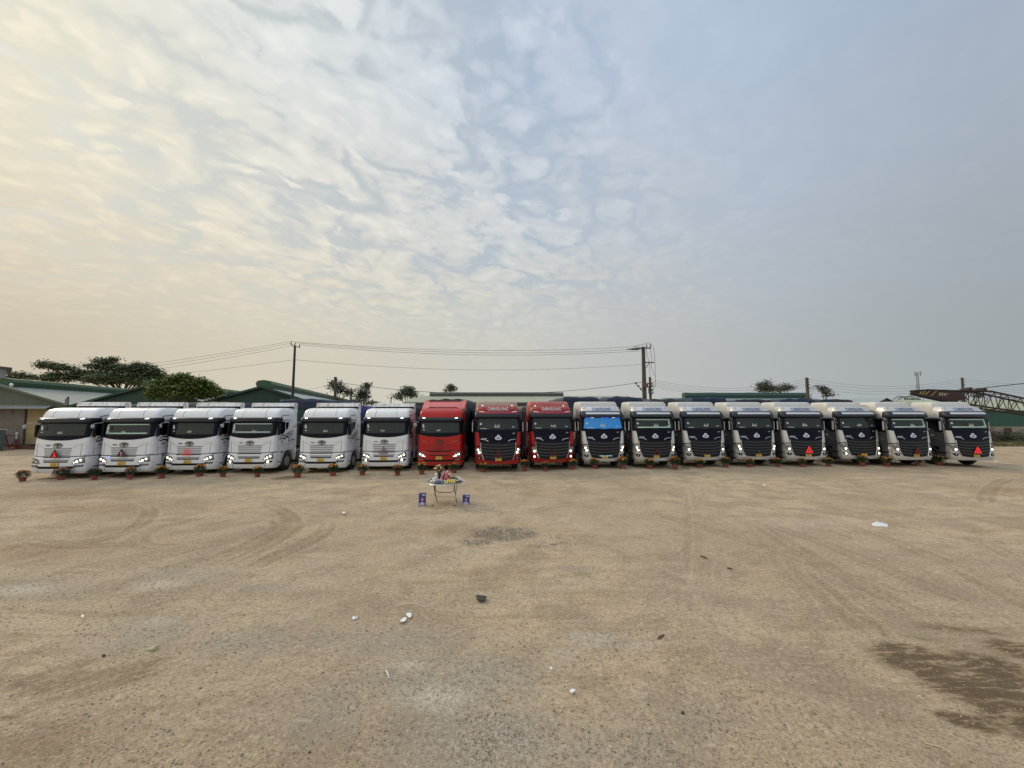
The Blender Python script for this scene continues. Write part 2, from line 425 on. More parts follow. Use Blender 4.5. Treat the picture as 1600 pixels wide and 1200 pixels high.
m = bpy.data.materials.new('packed_dirt'); m.use_nodes = True; t = NT(m.node_tree); b = m.node_tree.nodes['Principled BSDF']
oc = t.n('ShaderNodeTexCoord').outputs['Object']
def attr(n): 
    a = t.n('ShaderNodeAttribute'); a.attribute_name = n; return a.outputs['Fac']
A_tr, A_st, A_wo, A_pa, A_cr, A_br = [attr(n) for n in ('track', 'stain', 'worn', 'pale', 'crack', 'brown')]
n_big = t.noise(oc, 0.16, 5, 0.6, 0.4); n_mid = t.noise(oc, 0.9, 7, 0.66, 0.3); n_fine = t.noise(oc, 7, 6, 0.7); n_grit = t.noise(oc, 42, 4, 0.7); n_g2 = t.noise(oc, 110, 2, 0.6)
mps = t.n('ShaderNodeMapping'); t.l(oc, mps.inputs[0]); mps.inputs['Scale'].default_value = (0.35, 2.2, 1); mps.inputs['Rotation'].default_value = (0, 0, R(12))
n_str = t.noise(mps.outputs[0], 1.3, 7, 0.68, 0.6)
mps2 = t.n('ShaderNodeMapping'); t.l(oc, mps2.inputs[0]); mps2.inputs['Scale'].default_value = (0.30, 3.0, 1); mps2.inputs['Rotation'].default_value = (0, 0, R(38))
n_str2 = t.noise(mps2.outputs[0], 1.6, 6, 0.68, 0.5)
DIRT = (0.50, 0.395, 0.275)
c = t.ramp(n_big, [(0.35, (0.44,0.345,0.235,1)), (0.52, (0.50,0.40,0.28,1)), (0.7, (0.55,0.455,0.34,1))])
c = t.mix(t.ss(n_mid, 0.44, 0.62, 0, 0.85), c, (0.32, 0.255, 0.18, 1))
c = t.mix(t.ss(t.noise(oc, 0.45, 5, 0.7, 0.8), 0.50, 0.66, 0, 0.5), c, (0.36, 0.315, 0.25, 1))
c = t.mix(t.ss(n_str, 0.50, 0.68, 0, 0.75), c, (0.31, 0.235, 0.15, 1))
c = t.mix(t.ss(n_str, 0.46, 0.30, 0, 0.5), c, (0.60, 0.50, 0.38, 1))
n_str3 = t.noise(mps2.outputs[0], 5.5, 5, 0.7, 0.3)
c = t.mix(t.ss(n_str3, 0.54, 0.66, 0, 0.5), c, (0.33, 0.25, 0.165, 1))
c = t.mix(t.ss(n_str3, 0.44, 0.34, 0, 0.35), c, (0.62, 0.52, 0.40, 1))
c = t.mix(t.ss(n_str2, 0.55, 0.72, 0, 0.40), c, (0.36, 0.28, 0.19, 1))
c = t.mix(t.math('MULTIPLY', A_br, t.ss(n_mid, 0.3, 0.6, 0.45, .95)), c, (0.27, 0.18, 0.10, 1))
c = t.mix(t.ss(n_big, 0.56, 0.40, 0, 0.35), c, (0.36, 0.30, 0.225, 1))
# worn places: grey, speckled
wo_ = t.math('MULTIPLY', t.math('MULTIPLY', A_wo, 1.25), t.ss(n_mid, 0.25, 0.5), clamp=True)
wcol = t.ramp(n_grit, [(0.36, (0.15,0.135,0.115,1)), (0.5, (0.37,0.335,0.285,1)), (0.62, (0.60,0.55,0.47,1))])
c = t.mix(wo_, c, wcol)
c = t.mix(t.math('MULTIPLY', A_pa, t.ss(n_fine, 0.30, 0.55, 0.3, 0.95)), c, t.mix(t.ss(n_grit, .42, .56), (0.42,0.385,0.33,1), (0.70, 0.64, 0.55, 1)))
# tyre marks with cleat pattern
cle = t.noise(oc, 11, 2, 0.5)
c = t.mix(t.math('MULTIPLY', t.math('MULTIPLY', A_tr, t.ss(n_mid, 0.32, 0.56, 0.5, 1)), t.ss(cle, 0.38, 0.58, 0.5, 0.95)), c, (0.23, 0.17, 0.105, 1))
c = t.mix(t.math('MULTIPLY', t.ss(A_tr, 0.02, 0.25), t.ss(A_tr, 0.7, 0.3, 0, 0.28)), c, (0.58, 0.485, 0.375, 1))
# crumbled asphalt
vc = t.voro(oc, 5.5, 'DISTANCE_TO_EDGE'); crk = t.math('MULTIPLY', t.math('MULTIPLY', t.ss(vc, 0.07, 0.015), t.ss(n_fine, 0.42, 0.55)), t.ss(t.math('ADD', A_cr, t.math('MULTIPLY', t.math('SUBTRACT', n_fine, .5), 1.2)), 0.35, 0.6))
c = t.mix(t.ss(t.math('ADD', A_cr, t.math('MULTIPLY', t.math('SUBTRACT', n_fine, .5), 1.2)), 0.3, 0.6, 0, 0.6), c, (0.42, 0.37, 0.30, 1))
c = t.mix(crk, c, (0.05, 0.035, 0.02, 1))
# grit speckle everywhere
n_g3 = t.noise(oc, 19, 6, 0.78)
c = t.mix(t.ss(n_g3, 0.53, 0.62, 0, 0.72), c, (0.20, 0.158, 0.11, 1))
c = t.mix(t.ss(n_g3, 0.46, 0.36, 0, 0.50), c, (0.70, 0.615, 0.50, 1))
c = t.mix(t.ss(n_grit, 0.54, 0.66, 0, 0.75), c, (0.20, 0.155, 0.105, 1))
c = t.mix(t.ss(n_grit, 0.44, 0.32, 0, 0.45), c, (0.66, 0.57, 0.45, 1))
c = t.mix(t.ss(n_g2, 0.56, 0.68, 0, 0.6), c, (0.16, 0.125, 0.09, 1))
vs_ = t.voro(oc, 26, 'F1'); vcell = t.voro(oc, 26, 'F1', out='Color')
sepc = t.n('ShaderNodeSeparateColor'); t.l(vcell, sepc.inputs[0])
spk = t.math('MULTIPLY', t.ss(vs_, 0.30, 0.18), t.ss(sepc.outputs[0], 0.80, 0.84))
c = t.mix(t.math('MULTIPLY', spk, 0.35), c, (0.10, 0.08, 0.06, 1))
# oil and damp
mps3 = t.n('ShaderNodeMapping'); t.l(oc, mps3.inputs[0]); mps3.inputs['Scale'].default_value = (1.0, 5.5, 1); mps3.inputs['Rotation'].default_value = (0, 0, R(32))
n_s3 = t.noise(mps3.outputs[0], 2.2, 7, 0.72, 0.6)
stf = t.math('MULTIPLY', A_st, t.ss(t.math('ADD', n_s3, t.math('MULTIPLY', t.math('SUBTRACT', n_fine, .5), 0.8)), 0.28, 0.58, 0.25, 1.6), clamp=True)
c = t.mix(t.math('MULTIPLY', t.ss(A_st, 0.0, 0.8, 0, 0.7), t.ss(n_s3, 0.30, 0.60, 0.5, 1)), c, (0.24, 0.175, 0.11, 1))
c = t.mix(t.math('MULTIPLY', t.ss(stf, 0.30, 1.35, 0, 0.95), t.ss(n_s3, 0.36, 0.54, 0.5, 1)), c, (0.075, 0.052, 0.030, 1))
c = t.mix(1.0, c, (1.02,0.975,0.915,1), 'MULTIPLY')
t.l(c, b.inputs['Base Color']); b.inputs['Roughness'].default_value = 0.95; b.inputs['Specular IOR Level'].default_value = 0.15
c_dummy = None
h = t.math('ADD', t.math('MULTIPLY', n_fine, 0.6), t.math('MULTIPLY', n_g3, 0.55))
h = t.math('SUBTRACT', h, t.math('MULTIPLY', t.math('MULTIPLY', A_tr, cle), 0.5))
bn = t.n('ShaderNodeBump'); bn.inputs['Strength'].default_value = 1.0; bn.inputs['Distance'].default_value = 0.045
t.l(h, bn.inputs['Height']); t.l(bn.outputs[0], b.inputs['Normal'])
me.materials.append(m)

# loose stones, countless: one object
rs = np.random.RandomState(5)
V = []; F = []
def gh(x, y):
    j = min(max(np.searchsorted(xs, x), 1), nx-1); i = min(max(np.searchsorted(ys, y), 1), ny-1)
    return GZ[i, j]
cnt = 0; mats_i = []
while cnt < 22000:
    if cnt % 9 == 0:      # crumbled asphalt: many chips close together
        x = rs.normal(-.25, 1.0); y = 10.2+rs.normal(0, .45)
    else: u = rs.rand(); y = 3.4+22*u**2.0; x = (rs.rand()*2-1)*(y*1.42)
    j = min(np.searchsorted(xs, x), nx-1); i = min(np.searchsorted(ys, y), ny-1)
    dens = 0.30+0.9*grey[i, j]+8*crack[i, j]-.25*track[i, j]
    if rs.rand() > dens: continue
    r = 0.004+0.008*rs.rand()**3+0.00045*y
    if crack[i, j] > .3 and rs.rand() < .8: r *= 1.9
    elif rs.rand() < .004: r *= 1.8
    z = GZ[i, j]; b0 = len(V); a0 = rs.rand()*6.28
    for k in range(5):
        a = a0+k*1.2566; rr = r*(.7+.6*rs.rand()); V.append((x+rr*math.cos(a), y+rr*math.sin(a), z-.001))
    for k in range(3):
        a = a0+k*2.094+.4; rr = r*(.3+.4*rs.rand()); V.append((x+rr*math.cos(a), y+rr*math.sin(a), z+r*(.55+.35*rs.rand())))
    F += [(b0,b0+1,b0+5),(b0+1,b0+6,b0+5),(b0+1,b0+2,b0+6),(b0+2,b0+3,b0+6),(b0+3,b0+7,b0+6),(b0+3,b0+4,b0+7),(b0+4,b0+5,b0+7),(b0+4,b0,b0+5),(b0+5,b0+6,b0+7)]
    mats_i += [rs.choice(3, p=[.5,.32,.18])]*9
    cnt += 1
me2 = bpy.data.meshes.new('gravel'); me2.from_pydata(V, [], F)
for nm, c_ in (('stone_brown', (.27,.205,.14)), ('stone_grey', (.19,.16,.125)), ('stone_pale', (.36,.31,.245))): me2.materials.append(mat(nm, c_, .9, var=.3, vs=2))
me2.polygons.foreach_set('material_index', np.array(mats_i, np.int32)); me2.update()
go = bpy.data.objects.new('gravel', me2); COL.objects.link(go); tag(go, 'loose brown and grey grit scattered over the dirt yard', 'gravel', kind='stuff')
# ================================================================ TRUCKS
PW = mat('white_paint', (.77,.78,.80), .32, coat=.25, var=.03, vs=2, dirt=((.42,.36,.28),.16,1.6), dz=(.3,1.0,.30))
PR = mat('red_paint', (.31,.005,.007), .34, coat=.1, spec=.3, var=.06, vs=2, dirt=((.25,.13,.09),.14,1.6), dz=(.3,.9,.30))
PRA = mat('bright_red_paint', (.43,.011,.008), .34, coat=.1, spec=.3, var=.05, vs=2, dirt=((.25,.13,.09),.12,1.6), dz=(.3,.9,.25))
PS = mat('silver_paint', (.58,.58,.575), .30, metal=.35, coat=.4, var=.03, vs=2, dirt=((.40,.35,.28),.16,1.6), dz=(.3,.95,.30))
DG = mat('dark_grey_paint', (.072,.074,.086), .42, spec=.3, var=.1, dirt=((.20,.17,.13),.22,2.0))
BLK = mat('black_plastic', (.007,.007,.009), .5, spec=.25, var=.2, dirt=((.05,.045,.037),.2,2.5))
BLG = mat('gloss_black_panel', (.003,.004,.014), .22, spec=.13, dirt=((.03,.03,.03),.15,2.5))
GLS = mat('windscreen_glass', (.020,.030,.030), .06, spec=.32, dirt=((.05,.055,.055),.4,1.8))
GLT = mat('tinted_side_glass', (.003,.004,.006), .1, spec=.25)
RUB = mat('tyre_rubber', (.022,.020,.019), .85, var=.25, dirt=((.20,.155,.11),.55,3.0))
RIM = mat('wheel_steel', (.36,.35,.34), .5, metal=.4, var=.15, dirt=((.16,.12,.09),.5,4))
CHR = mat('chrome_trim', (.72,.74,.78), .18, metal=.9)
GRL = mat('pale_grille_plastic', (.33,.34,.36), .5, var=.08, dirt=((.25,.22,.18),.3,3))
GRR = mat('red_grille_plastic', (.30,.012,.012), .45, var=.1)
GRB = mat('dark_grille_slat', (.036,.037,.046), .35, spec=.5, var=.1)
HLG = mat('headlamp_housing', (.16,.165,.18), .2, metal=.6, coat=.5)
LMP = mat('lit_lamp', (1,.95,.8), .3, emit=(1,.90,.66), es=3.5)
LMC = mat('lit_marker_lamp', (.95,.97,1), .3, emit=(.92,.96,1), es=1.3)
LMO = mat('unlit_lamp_lens', (.62,.64,.66), .15, coat=.8)
AMB = mat('amber_lamp', (.9,.45,.12), .3, emit=(1,.55,.2), es=1.4)
PLY = mat('yellow_number_plate', (.72,.46,.07), .45, dirt=((.30,.2,.08),.35,14))
INK = mat('plate_ink', (.14,.10,.05), .6)
TXB = mat('blue_lettering', (.045,.10,.29), .4)
TXW = mat('pale_lettering', (.62,.60,.60), .4)
TXK = mat('black_decal', (.025,.03,.045), .45)
EMG = mat('dull_gold_emblem', (.10,.085,.05), .35, metal=.6)
EMW = mat('white_emblem', (.74,.78,.84), .3, coat=.4)
EMB = mat('blue_emblem', (.03,.05,.22), .3, coat=.4)
TKC = mat('fuel_tank', (.18,.16,.155), .45, metal=.5, var=.15, dirt=((.14,.10,.075),.5,3))
CHS = mat('chassis_frame', (.03,.028,.027), .7, dirt=((.10,.08,.06),.5,4))
CUR = mat('pale_green_curtain_strip', (.50,.72,.60), .7)
CUB = mat('pale_blue_curtain_strip', (.50,.66,.70), .7)
CREAM = mat('cream_ornament', (.55,.55,.47), .6)
STK = mat('paper_sticker', (.60,.66,.64), .5)
BOX_G = ribbed('green_trailer_side', (.016,.055,.038), .22, 0, .55, dirt=(.07,.06,.045))
BOX_K = ribbed('dark_trailer_side', (.03,.032,.036), .22, 0, .55, dirt=(.09,.08,.07))
def tarp_mat(name, rgb):
    return mat(name, rgb, .62, var=.3, vs=1.6, bump=.8, bs=5, dirt=((.09,.09,.09),.3,1.3))
TB = tarp_mat('blue_tarpaulin', (.010,.021,.055)); TBB = tarp_mat('bright_blue_tarpaulin', (.010,.022,.12))
TNK = tarp_mat('navy_tarpaulin', (.008,.010,.020)); TG = tarp_mat('grey_tarpaulin', (.09,.09,.088))
TGN = tarp_mat('grey_green_tarpaulin', (.035,.045,.042)); TLB = tarp_mat('faded_blue_tarpaulin', (.05,.12,.24))

class Surf:
    def __init__(s, tbl, r=.28, bow=.10):
        a = np.array(tbl, float); s.z = a[:, 0]; s.y = a[:, 1]; s.w = a[:, 2]; s.r = r; s.bow = bow
    def yw(s, z): return float(np.interp(z, s.z, s.y)), float(np.interp(z, s.z, s.w))
    def at(s, q, z, off=0.0):
        yf, w = s.yw(z); sg = -1 if q < 0 else 1; a = abs(q); f = w-s.r; yb = yf+s.bow*(f/w)**2
        if a <= f: x = a; y = yf+s.bow*(a/w)**2; nx_, ny_ = 2*s.bow*a/w/w, -1
        elif a-f < s.r*PI/2: th = (a-f)/s.r; x = f+s.r*math.sin(th); y = yb+s.r*(1-math.cos(th)); nx_, ny_ = math.sin(th), -math.cos(th)
        else: x = w; y = yb+s.r+(a-f-s.r*PI/2); nx_, ny_ = 1, 0
        y2 = float(np.interp(z+.05, s.z, s.y)); y1 = float(np.interp(z-.05, s.z, s.y)); nz_ = (y2-y1)/.1*abs(ny_)
        l = math.sqrt(nx_*nx_+ny_*ny_+nz_*nz_)
        return Vector((sg*(x+off*nx_/l), y+off*ny_/l, z+off*nz_/l))
    def shell(s, mb, levels, yrear, ns=10, na=6, cap=True, off=0.0):
        rings = []
        for z in levels:
            yf, w = s.yw(z); f = w-s.r; ql = [f*i/(ns//2) for i in range(ns//2)]+[f+s.r*PI/2*i/na for i in range(na+1)]
            half = [s.at(q, z, off) for q in ql]
            yr = yrear(z) if callable(yrear) else yrear
            ye = half[-1].y
            for k in range(1, 5):
                p = half[-1].copy() if k == 1 else p.copy(); p = Vector((w+off, ye+(max(yr, ye+.01)-ye)*k/4, z)); half.append(p)
            left = [Vector((-p.x, p.y, p.z)) for p in half[:0:-1]]
            rings.append(left+half)
        n = len(rings[0]); vs = [p for r_ in rings for p in r_]
        fs = [(i*n+j, i*n+j+1, (i+1)*n+j+1, (i+1)*n+j) for i in range(len(rings)-1) for j in range(n-1)]
        fs += [((i+1)*n, (i+1)*n+n-1, i*n+n-1, i*n) for i in range(len(rings)-1)]     # rear wall
        if cap: fs.append(tuple(range((len(rings)-1)*n, len(rings)*n)))
        fs.append(tuple(range(n-1, -1, -1)))
        return mb.add(vs, fs)
    def patch(s, mb, fn, nu, nv, d=.01, th=.03, mi=0):
        vs = []; 
        for o in (d, d-th):
            for j in range(nv+1):
                for i in range(nu+1):
                    q, z = fn(i/nu, j/nv); vs.append(s.at(q, z, o))
        M = (nu+1)*(nv+1); fs = []
        ix = lambda i, j: j*(nu+1)+i
        for j in range(nv):
            for i in range(nu): fs.append((ix(i, j), ix(i+1, j), ix(i+1, j+1), ix(i, j+1)))
        edge = [ix(i, 0) for i in range(nu)]+[ix(nu, j) for j in range(nv)]+[ix(i, nv) for i in range(nu, 0, -1)]+[ix(0, j) for j in range(nv, 0, -1)]
        for a, b_ in zip(edge, edge[1:]+edge[:1]): fs.append((b_, a, a+M, b_+M))
        return mb.add(vs, fs, mi)
    def quad(s, mb, a, b, c, d_, off=.01, th=.03, nu=4, nv=3, mi=0):
        # corners lower-left, lower-right, upper-right, upper-left as (s, z)
        def fn(u, v):
            l0 = (a[0]+(b[0]-a[0])*u, a[1]+(b[1]-a[1])*u); l1 = (d_[0]+(c[0]-d_[0])*u, d_[1]+(c[1]-d_[1])*u)
            return l0[0]+(l1[0]-l0[0])*v, l0[1]+(l1[1]-l0[1])*v
        return s.patch(mb, fn, nu, nv, off, th, mi)
    def side(s, mb, sg, pts, off=.008, th=.02, mi=0, sub=0):
        # polygon of (y, z) laid on the flank
        P = []
        for a, b_ in zip(pts, pts[1:]+pts[:1]):
            P.append(a)
        vs = [Vector((sg*(s.yw(z)[1]+off), y, z)) for y, z in P]+[Vector((sg*(s.yw(z)[1]+off-th), y, z)) for y, z in P]
        n = len(P); f = [tuple(range(n)), tuple(range(2*n-1, n-1, -1))]+[((i+1) % n, i, n+i, n+(i+1) % n) for i in range(n)]
        if sg > 0: f = [t_[::-1] for t_ in f]
        return mb.add(vs, f, mi)
def lr(o, name, mats, parent, smooth=False):
    out = []
    for sg in (-1, 1):
        m_ = MB(); mp_ = {}
        for f, k in zip(o.f, o.m):
            if sum(o.v[i][0] for i in f)*sg <= 0: continue
            ff = []
            for i in f:
                if i not in mp_: mp_[i] = len(m_.v); m_.v.append(o.v[i])
                ff.append(mp_[i])
            m_.f.append(tuple(ff)); m_.m.append(k)
        if m_.f: out.append(m_.build(name, mats, parent, smooth))
    return out
_txt = {}
def text_geo(body):
    if body in _txt: return _txt[body]
    cu = bpy.data.curves.new('lettering', 'FONT'); cu.body = body; cu.size = 1.0; cu.align_x = 'CENTER'; cu.resolution_u = 2; cu.offset = 0.012
    ob = bpy.data.objects.new('lettering', cu); COL.objects.link(ob); bpy.context.view_layer.update()
    me_ = bpy.data.meshes.new_from_object(ob.evaluated_get(bpy.context.evaluated_depsgraph_get()))
    V_ = [tuple(v.co) for v in me_.vertices]; F_ = [tuple(p.vertices) for p in me_.polygons]
    bpy.data.objects.remove(ob); bpy.data.curves.remove(cu); bpy.data.meshes.remove(me_)
    w = max(v[0] for v in V_)-min(v[0] for v in V_); h = max(v[1] for v in V_)
    _txt[body] = (V_, F_, w, h); return _txt[body]
def put_text(mb, body, width, height, fn):
    V_, F_, w, h = text_geo(body)
    return mb.add([fn(v[0]/w*width, v[1]/h*height) for v in V_], F_)

def wheel(parent, x, y, sg, dual=False, r=.50):
    w = .30 if not dual else .58
    o = MB(); x1 = x; x0 = x-sg*w
    prof = [(r*.56, 0), (r*.86, 0), (r*.97, .03), (r, .07), (r, w-.07), (r*.97, w-.03), (r*.86, w), (r*.56, w)]
    o.lathe([(a, -sg*h) for a, h in prof], (x, y, r), 'x', 24)
    for k in range(24):      # tread lugs
        a = 2*PI*k/24; c = Vector((x-sg*w/2, y+math.cos(a)*(r-.004), r+math.sin(a)*(r-.004)))
        u = Vector((0, -math.sin(a), math.cos(a)))*.03; n_ = Vector((0, math.cos(a), math.sin(a)))*.012; e = Vector((w*.45, 0, 0))
        o.add([c-u-e, c+u-e, c+u+e, c-u+e, c-u-e+n_, c+u-e+n_, c+u+e+n_, c-u+e+n_], [(4,5,6,7),(0,1,5,4),(1,2,6,5),(2,3,7,6),(3,0,4,7)])
    t_ = o.build('tyre', RUB, parent, True)
    o = MB()
    if dual: rp = [(r*.56, .002), (r*.52, -.03), (r*.46, -.16), (.16, -.17), (.14, -.02), (.02, 0)]
    else: rp = [(r*.56, .002), (r*.52, -.02), (r*.44, -.05), (.20, -.02), (.15, .04), (.02, .05)]
    o.lathe([(a, sg*h) for a, h in rp], (x, y, r), 'x', 20)
    for k in range(10):
        a = 2*PI*k/10; o.lathe([(.02, 0), (.02, sg*.05), (.001, sg*.055)], (x+sg*(-.02 if not dual else -.17), y+.235*math.cos(a)*.8, r+.235*math.sin(a)*.8), 'x', 6)
    o.build('rim', RIM, t_, True)

def chassis(root, rear_y=6.6):
    o = MB()
    for sx_ in (-.42, .42): o.box(sx_-.04, sx_+.04, 1.0, rear_y, .78, 1.02)
    o.box(-.82, .82, .35, 2.2, .40, 1.05, .05); o.box(-.9, .9, 1.35, 1.5, .36, .50); o.box(-.35, .35, .5, 1.9, .5, 1.1, .05)   # axle, engine, and a block added to darken the space underneath
    for y in (2.6, 4.0, 5.6): o.box(-.42, .42, y, y+.1, .80, 1.0)
    o.box(-.45, .45, 4.3, 5.6, 1.10, 1.20, .03)                                     # coupling plate
    o.build('chassis', CHS, root)
    for sg in (-1, 1):
        wheel(root, sg*1.20, 1.45, sg)
        wheel(root, sg*1.22, 4.45, sg, True); wheel(root, sg*1.22, 5.75, sg, True)
    o = MB(); o.box(.72, 1.22, 2.55, 3.65, .42, 1.02, .09)
    for y in (2.75, 3.42): o.box(.70, 1.235, y, y+.05, .41, 1.035)
    o.build('fuel_tank', TKC, root, True)
    o = MB(); o.box(-1.20, -.72, 2.55, 3.15, .45, 1.0, .05); o.box(-1.20, -.75, 3.2, 3.7, .50, .95, .05); o.build('battery_box', CHS, root, True)
    o = MB()
    for sg in (-1, 1):
        for k in range(14):
            pass
        pts = [(sg*1.0, 4.45+.62*math.cos(a), .5+.62*math.sin(a)) for a in [PI*i/10 for i in range(1, 10)]]
        for p_, q_ in zip(pts[:-1], pts[1:]):
            o.add([(sg*.70, p_[1], p_[2]), (sg*1.25, p_[1], p_[2]), (sg*1.25, q_[1], q_[2]), (sg*.70, q_[1], q_[2])], [(0,1,2,3)])
    lr(o, 'mudguard', BLK, root)

def trailer(root, rnd, y0=5.0, length=11.0, top=4.25, body=None, tarp=None, yaw=0.0, width=2.5, dx=0.0, sag=.12, hang=.55):
    """covered load bed: ribbed sides, creased tarpaulin over the top, bogie"""
    body = body or BOX_G; tarp = tarp or TB
    tf = Matrix.Translation((dx, y0, 0)) @ Matrix.Rotation(yaw, 4, 'Z')
    def fix(o): o.matrix_local = tf; return o
    h = width/2; zt = top-.10
    o = MB(); o.box(-h, h, 0, length, 1.15, zt-.02)
    b_ = fix(o.build('trailer_body', body, root))
    o = MB(); o.box(-h-.02, h+.02, -.03, length, 1.02, 1.16)
    for k in range(int(length/1.1)+1): 
        for sg in (-1, 1): o.box(sg*(h+.005), sg*(h+.03), k*1.1, k*1.1+.07, 1.16, zt-.25)
    for x in (-h+.02, -.4, .4, h-.08): o.box(x, x+.06, -.035, -.005, 1.16, zt-.1)
    fix(o.build('side_posts', CHS, root))
    # tarpaulin: grid across the top with the edges hanging down, wrinkled
    o = MB(); nxx, nyy = 26, 40; vs = []
    sd = rnd.random()*100
    def wr(x, y, z, a=.04): return a*mnoise.noise(Vector((x*1.7+sd, y*1.3, z*2.0)))
    prof = []
    hg = hang
    for i in range(nxx+1):
        u = -1+2*i/nxx; t_ = abs(u)
        if t_ < .8: x = u/.8*(h+.03); z = zt+.09+.05*math.cos(x*1.2)
        else: x = (1 if u > 0 else -1)*(h+.05); z = zt+.06-(t_-.8)/.2*hg
        prof.append((x, z, t_))
    for j in range(-5, nyy+1):
        for (x, z, t_) in prof:
            y = length*max(j, 0)/nyy
            zz_ = z-(sag*abs(math.sin(y*PI/1.1)) if t_ < .8 else 0)*.35*(1-abs(x)/(h+.1))+wr(x, y, z, .10)
            if j < 0:
                drop = (-j)/5*hg*(1.0+.3*mnoise.noise(Vector((x*2+sd, 0, 0))))
                y = -.05+.05*mnoise.noise(Vector((x*3.1, sd, drop*2)));
                zz_ = min(zz_, zt+.06)-drop if t_ < .8 else zz_-drop*.25
            if t_ >= .8: zz_ += .10*mnoise.noise(Vector((sd, y*1.2, 3)))*(t_-.8)*5; x = x+ (1 if x > 0 else -1)*.03*mnoise.noise(Vector((y*2.3, sd, z*3)))
            vs.append((x, y, zz_))
    n = nxx+1; m_ = nyy+6
    # rows come in order -5..nyy; row -5 must be the lowest front edge
    fs = [(j*n+i, j*n+i+1, (j+1)*n+i+1, (j+1)*n+i) for j in range(m_-1) for i in range(nxx)]
    o.add(vs, fs); fix(o.build('tarpaulin', tarp, root, 'all'))
    for y in (length-3.4, length-2.1, length-.9):
        for sg in (-1, 1):
            o = MB(); o.lathe([(.28, 0), (.46, 0), (.5, sg*-.05), (.5, sg*-.5), (.44, sg*-.55), (.28, sg*-.55)], (sg*1.2, y, .5), 'x', 18); fix(o.build('trailer_wheel', RUB, root, True))
    o = MB()
    for sg in (-.45, .45): o.box(sg-.05, sg+.05, .1, length-.1, .82, 1.05)
    for sg in (-1, 1): o.box(sg*1.0, sg*1.08, 2.3, 2.42, .3, 1.05); o.box(sg*1.16, sg*1.22, 3.0, length-4.2, .55, .62); o.box(sg*1.16, sg*1.22, 3.0, length-4.2, .8, .87)
    fix(o.build('trailer_frame', CHS, root))

def lamp_disc(mb, S, q, z, r, off=.02, n=12):
    c = S.at(q, z, off); e = .002
    a = (S.at(q+e, z, off)-c).normalized(); b_ = (S.at(q, z+e, off)-c).normalized(); nn = a.cross(b_)
    if nn.y > 0: nn = -nn
    vs = [c+nn*.02]+[c+(a*math.cos(2*PI*k/n)+b_*math.sin(2*PI*k/n))*r for k in range(n)]+[c+(a*math.cos(2*PI*k/n)+b_*math.sin(2*PI*k/n))*r-nn*.04 for k in range(n)]
    fs = [(0, 1+k, 1+(k+1) % n) for k in range(n)]+[(1+k, 1+n+k, 1+n+(k+1) % n, 1+(k+1) % n) for k in range(n)]
    mb.add(vs, fs)

def plate(root, S, z0, z1, hw=.165):
    o = MB(); S.quad(o, (-hw, z0), (hw, z0), (hw, z1), (-hw, z1), .05, .03); p = o.build('number_plate', PLY, root)
    o = MB(); rr = random.Random(int(z0*1000)+id(root) % 97)
    for row in (0, 1):
        zc = z0+(z1-z0)*(.30+.42*row); n_ = 5-row
        for k in range(n_):
            x = -hw*.72+2*hw*.72*(k+.1)/n_; w = hw*.17; hh = (z1-z0)*.14
            S.quad(o, (x, zc-hh), (x+w, zc-hh), (x+w, zc+hh), (x, zc+hh), .053, .002, 1, 1)
    o.build('plate_marks', INK, p)

def mirror(root, sg, x, y, z0, z1, w, tall_arm=True, strip=None, sloped=0.0):
    o = MB(); o.box(sg*(x-w/2), sg*(x+w/2), y-.07, y+.10, z0, z1, .05); mr = o.build('mirror', BLK, root, True)
    o = MB(); o.tube([(sg*(x-w*.3), y, z1-.05), (sg*(x-w), y+.12, z1+.02), (sg*1.16, y+.25, z1)], .022, 6); o.build('mirror_arm', BLK, mr, True); o = MB(); o.tube([(sg*(x-w*.3), y, z0+.05), (sg*(x-w), y+.12, z0), (sg*1.2, y+.25, z0+.05)], .022, 6)
    o.build('mirror_arm', BLK, mr, True)
    if strip:
        o = MB(); o.box(sg*(x+w/2-.035), sg*(x+w/2+.006), y-.075, y+.02, z0+.08, z1-.12, .01); o.build('mirror_strip', strip, mr)  # pale strip on the outer edge of the mirror housing

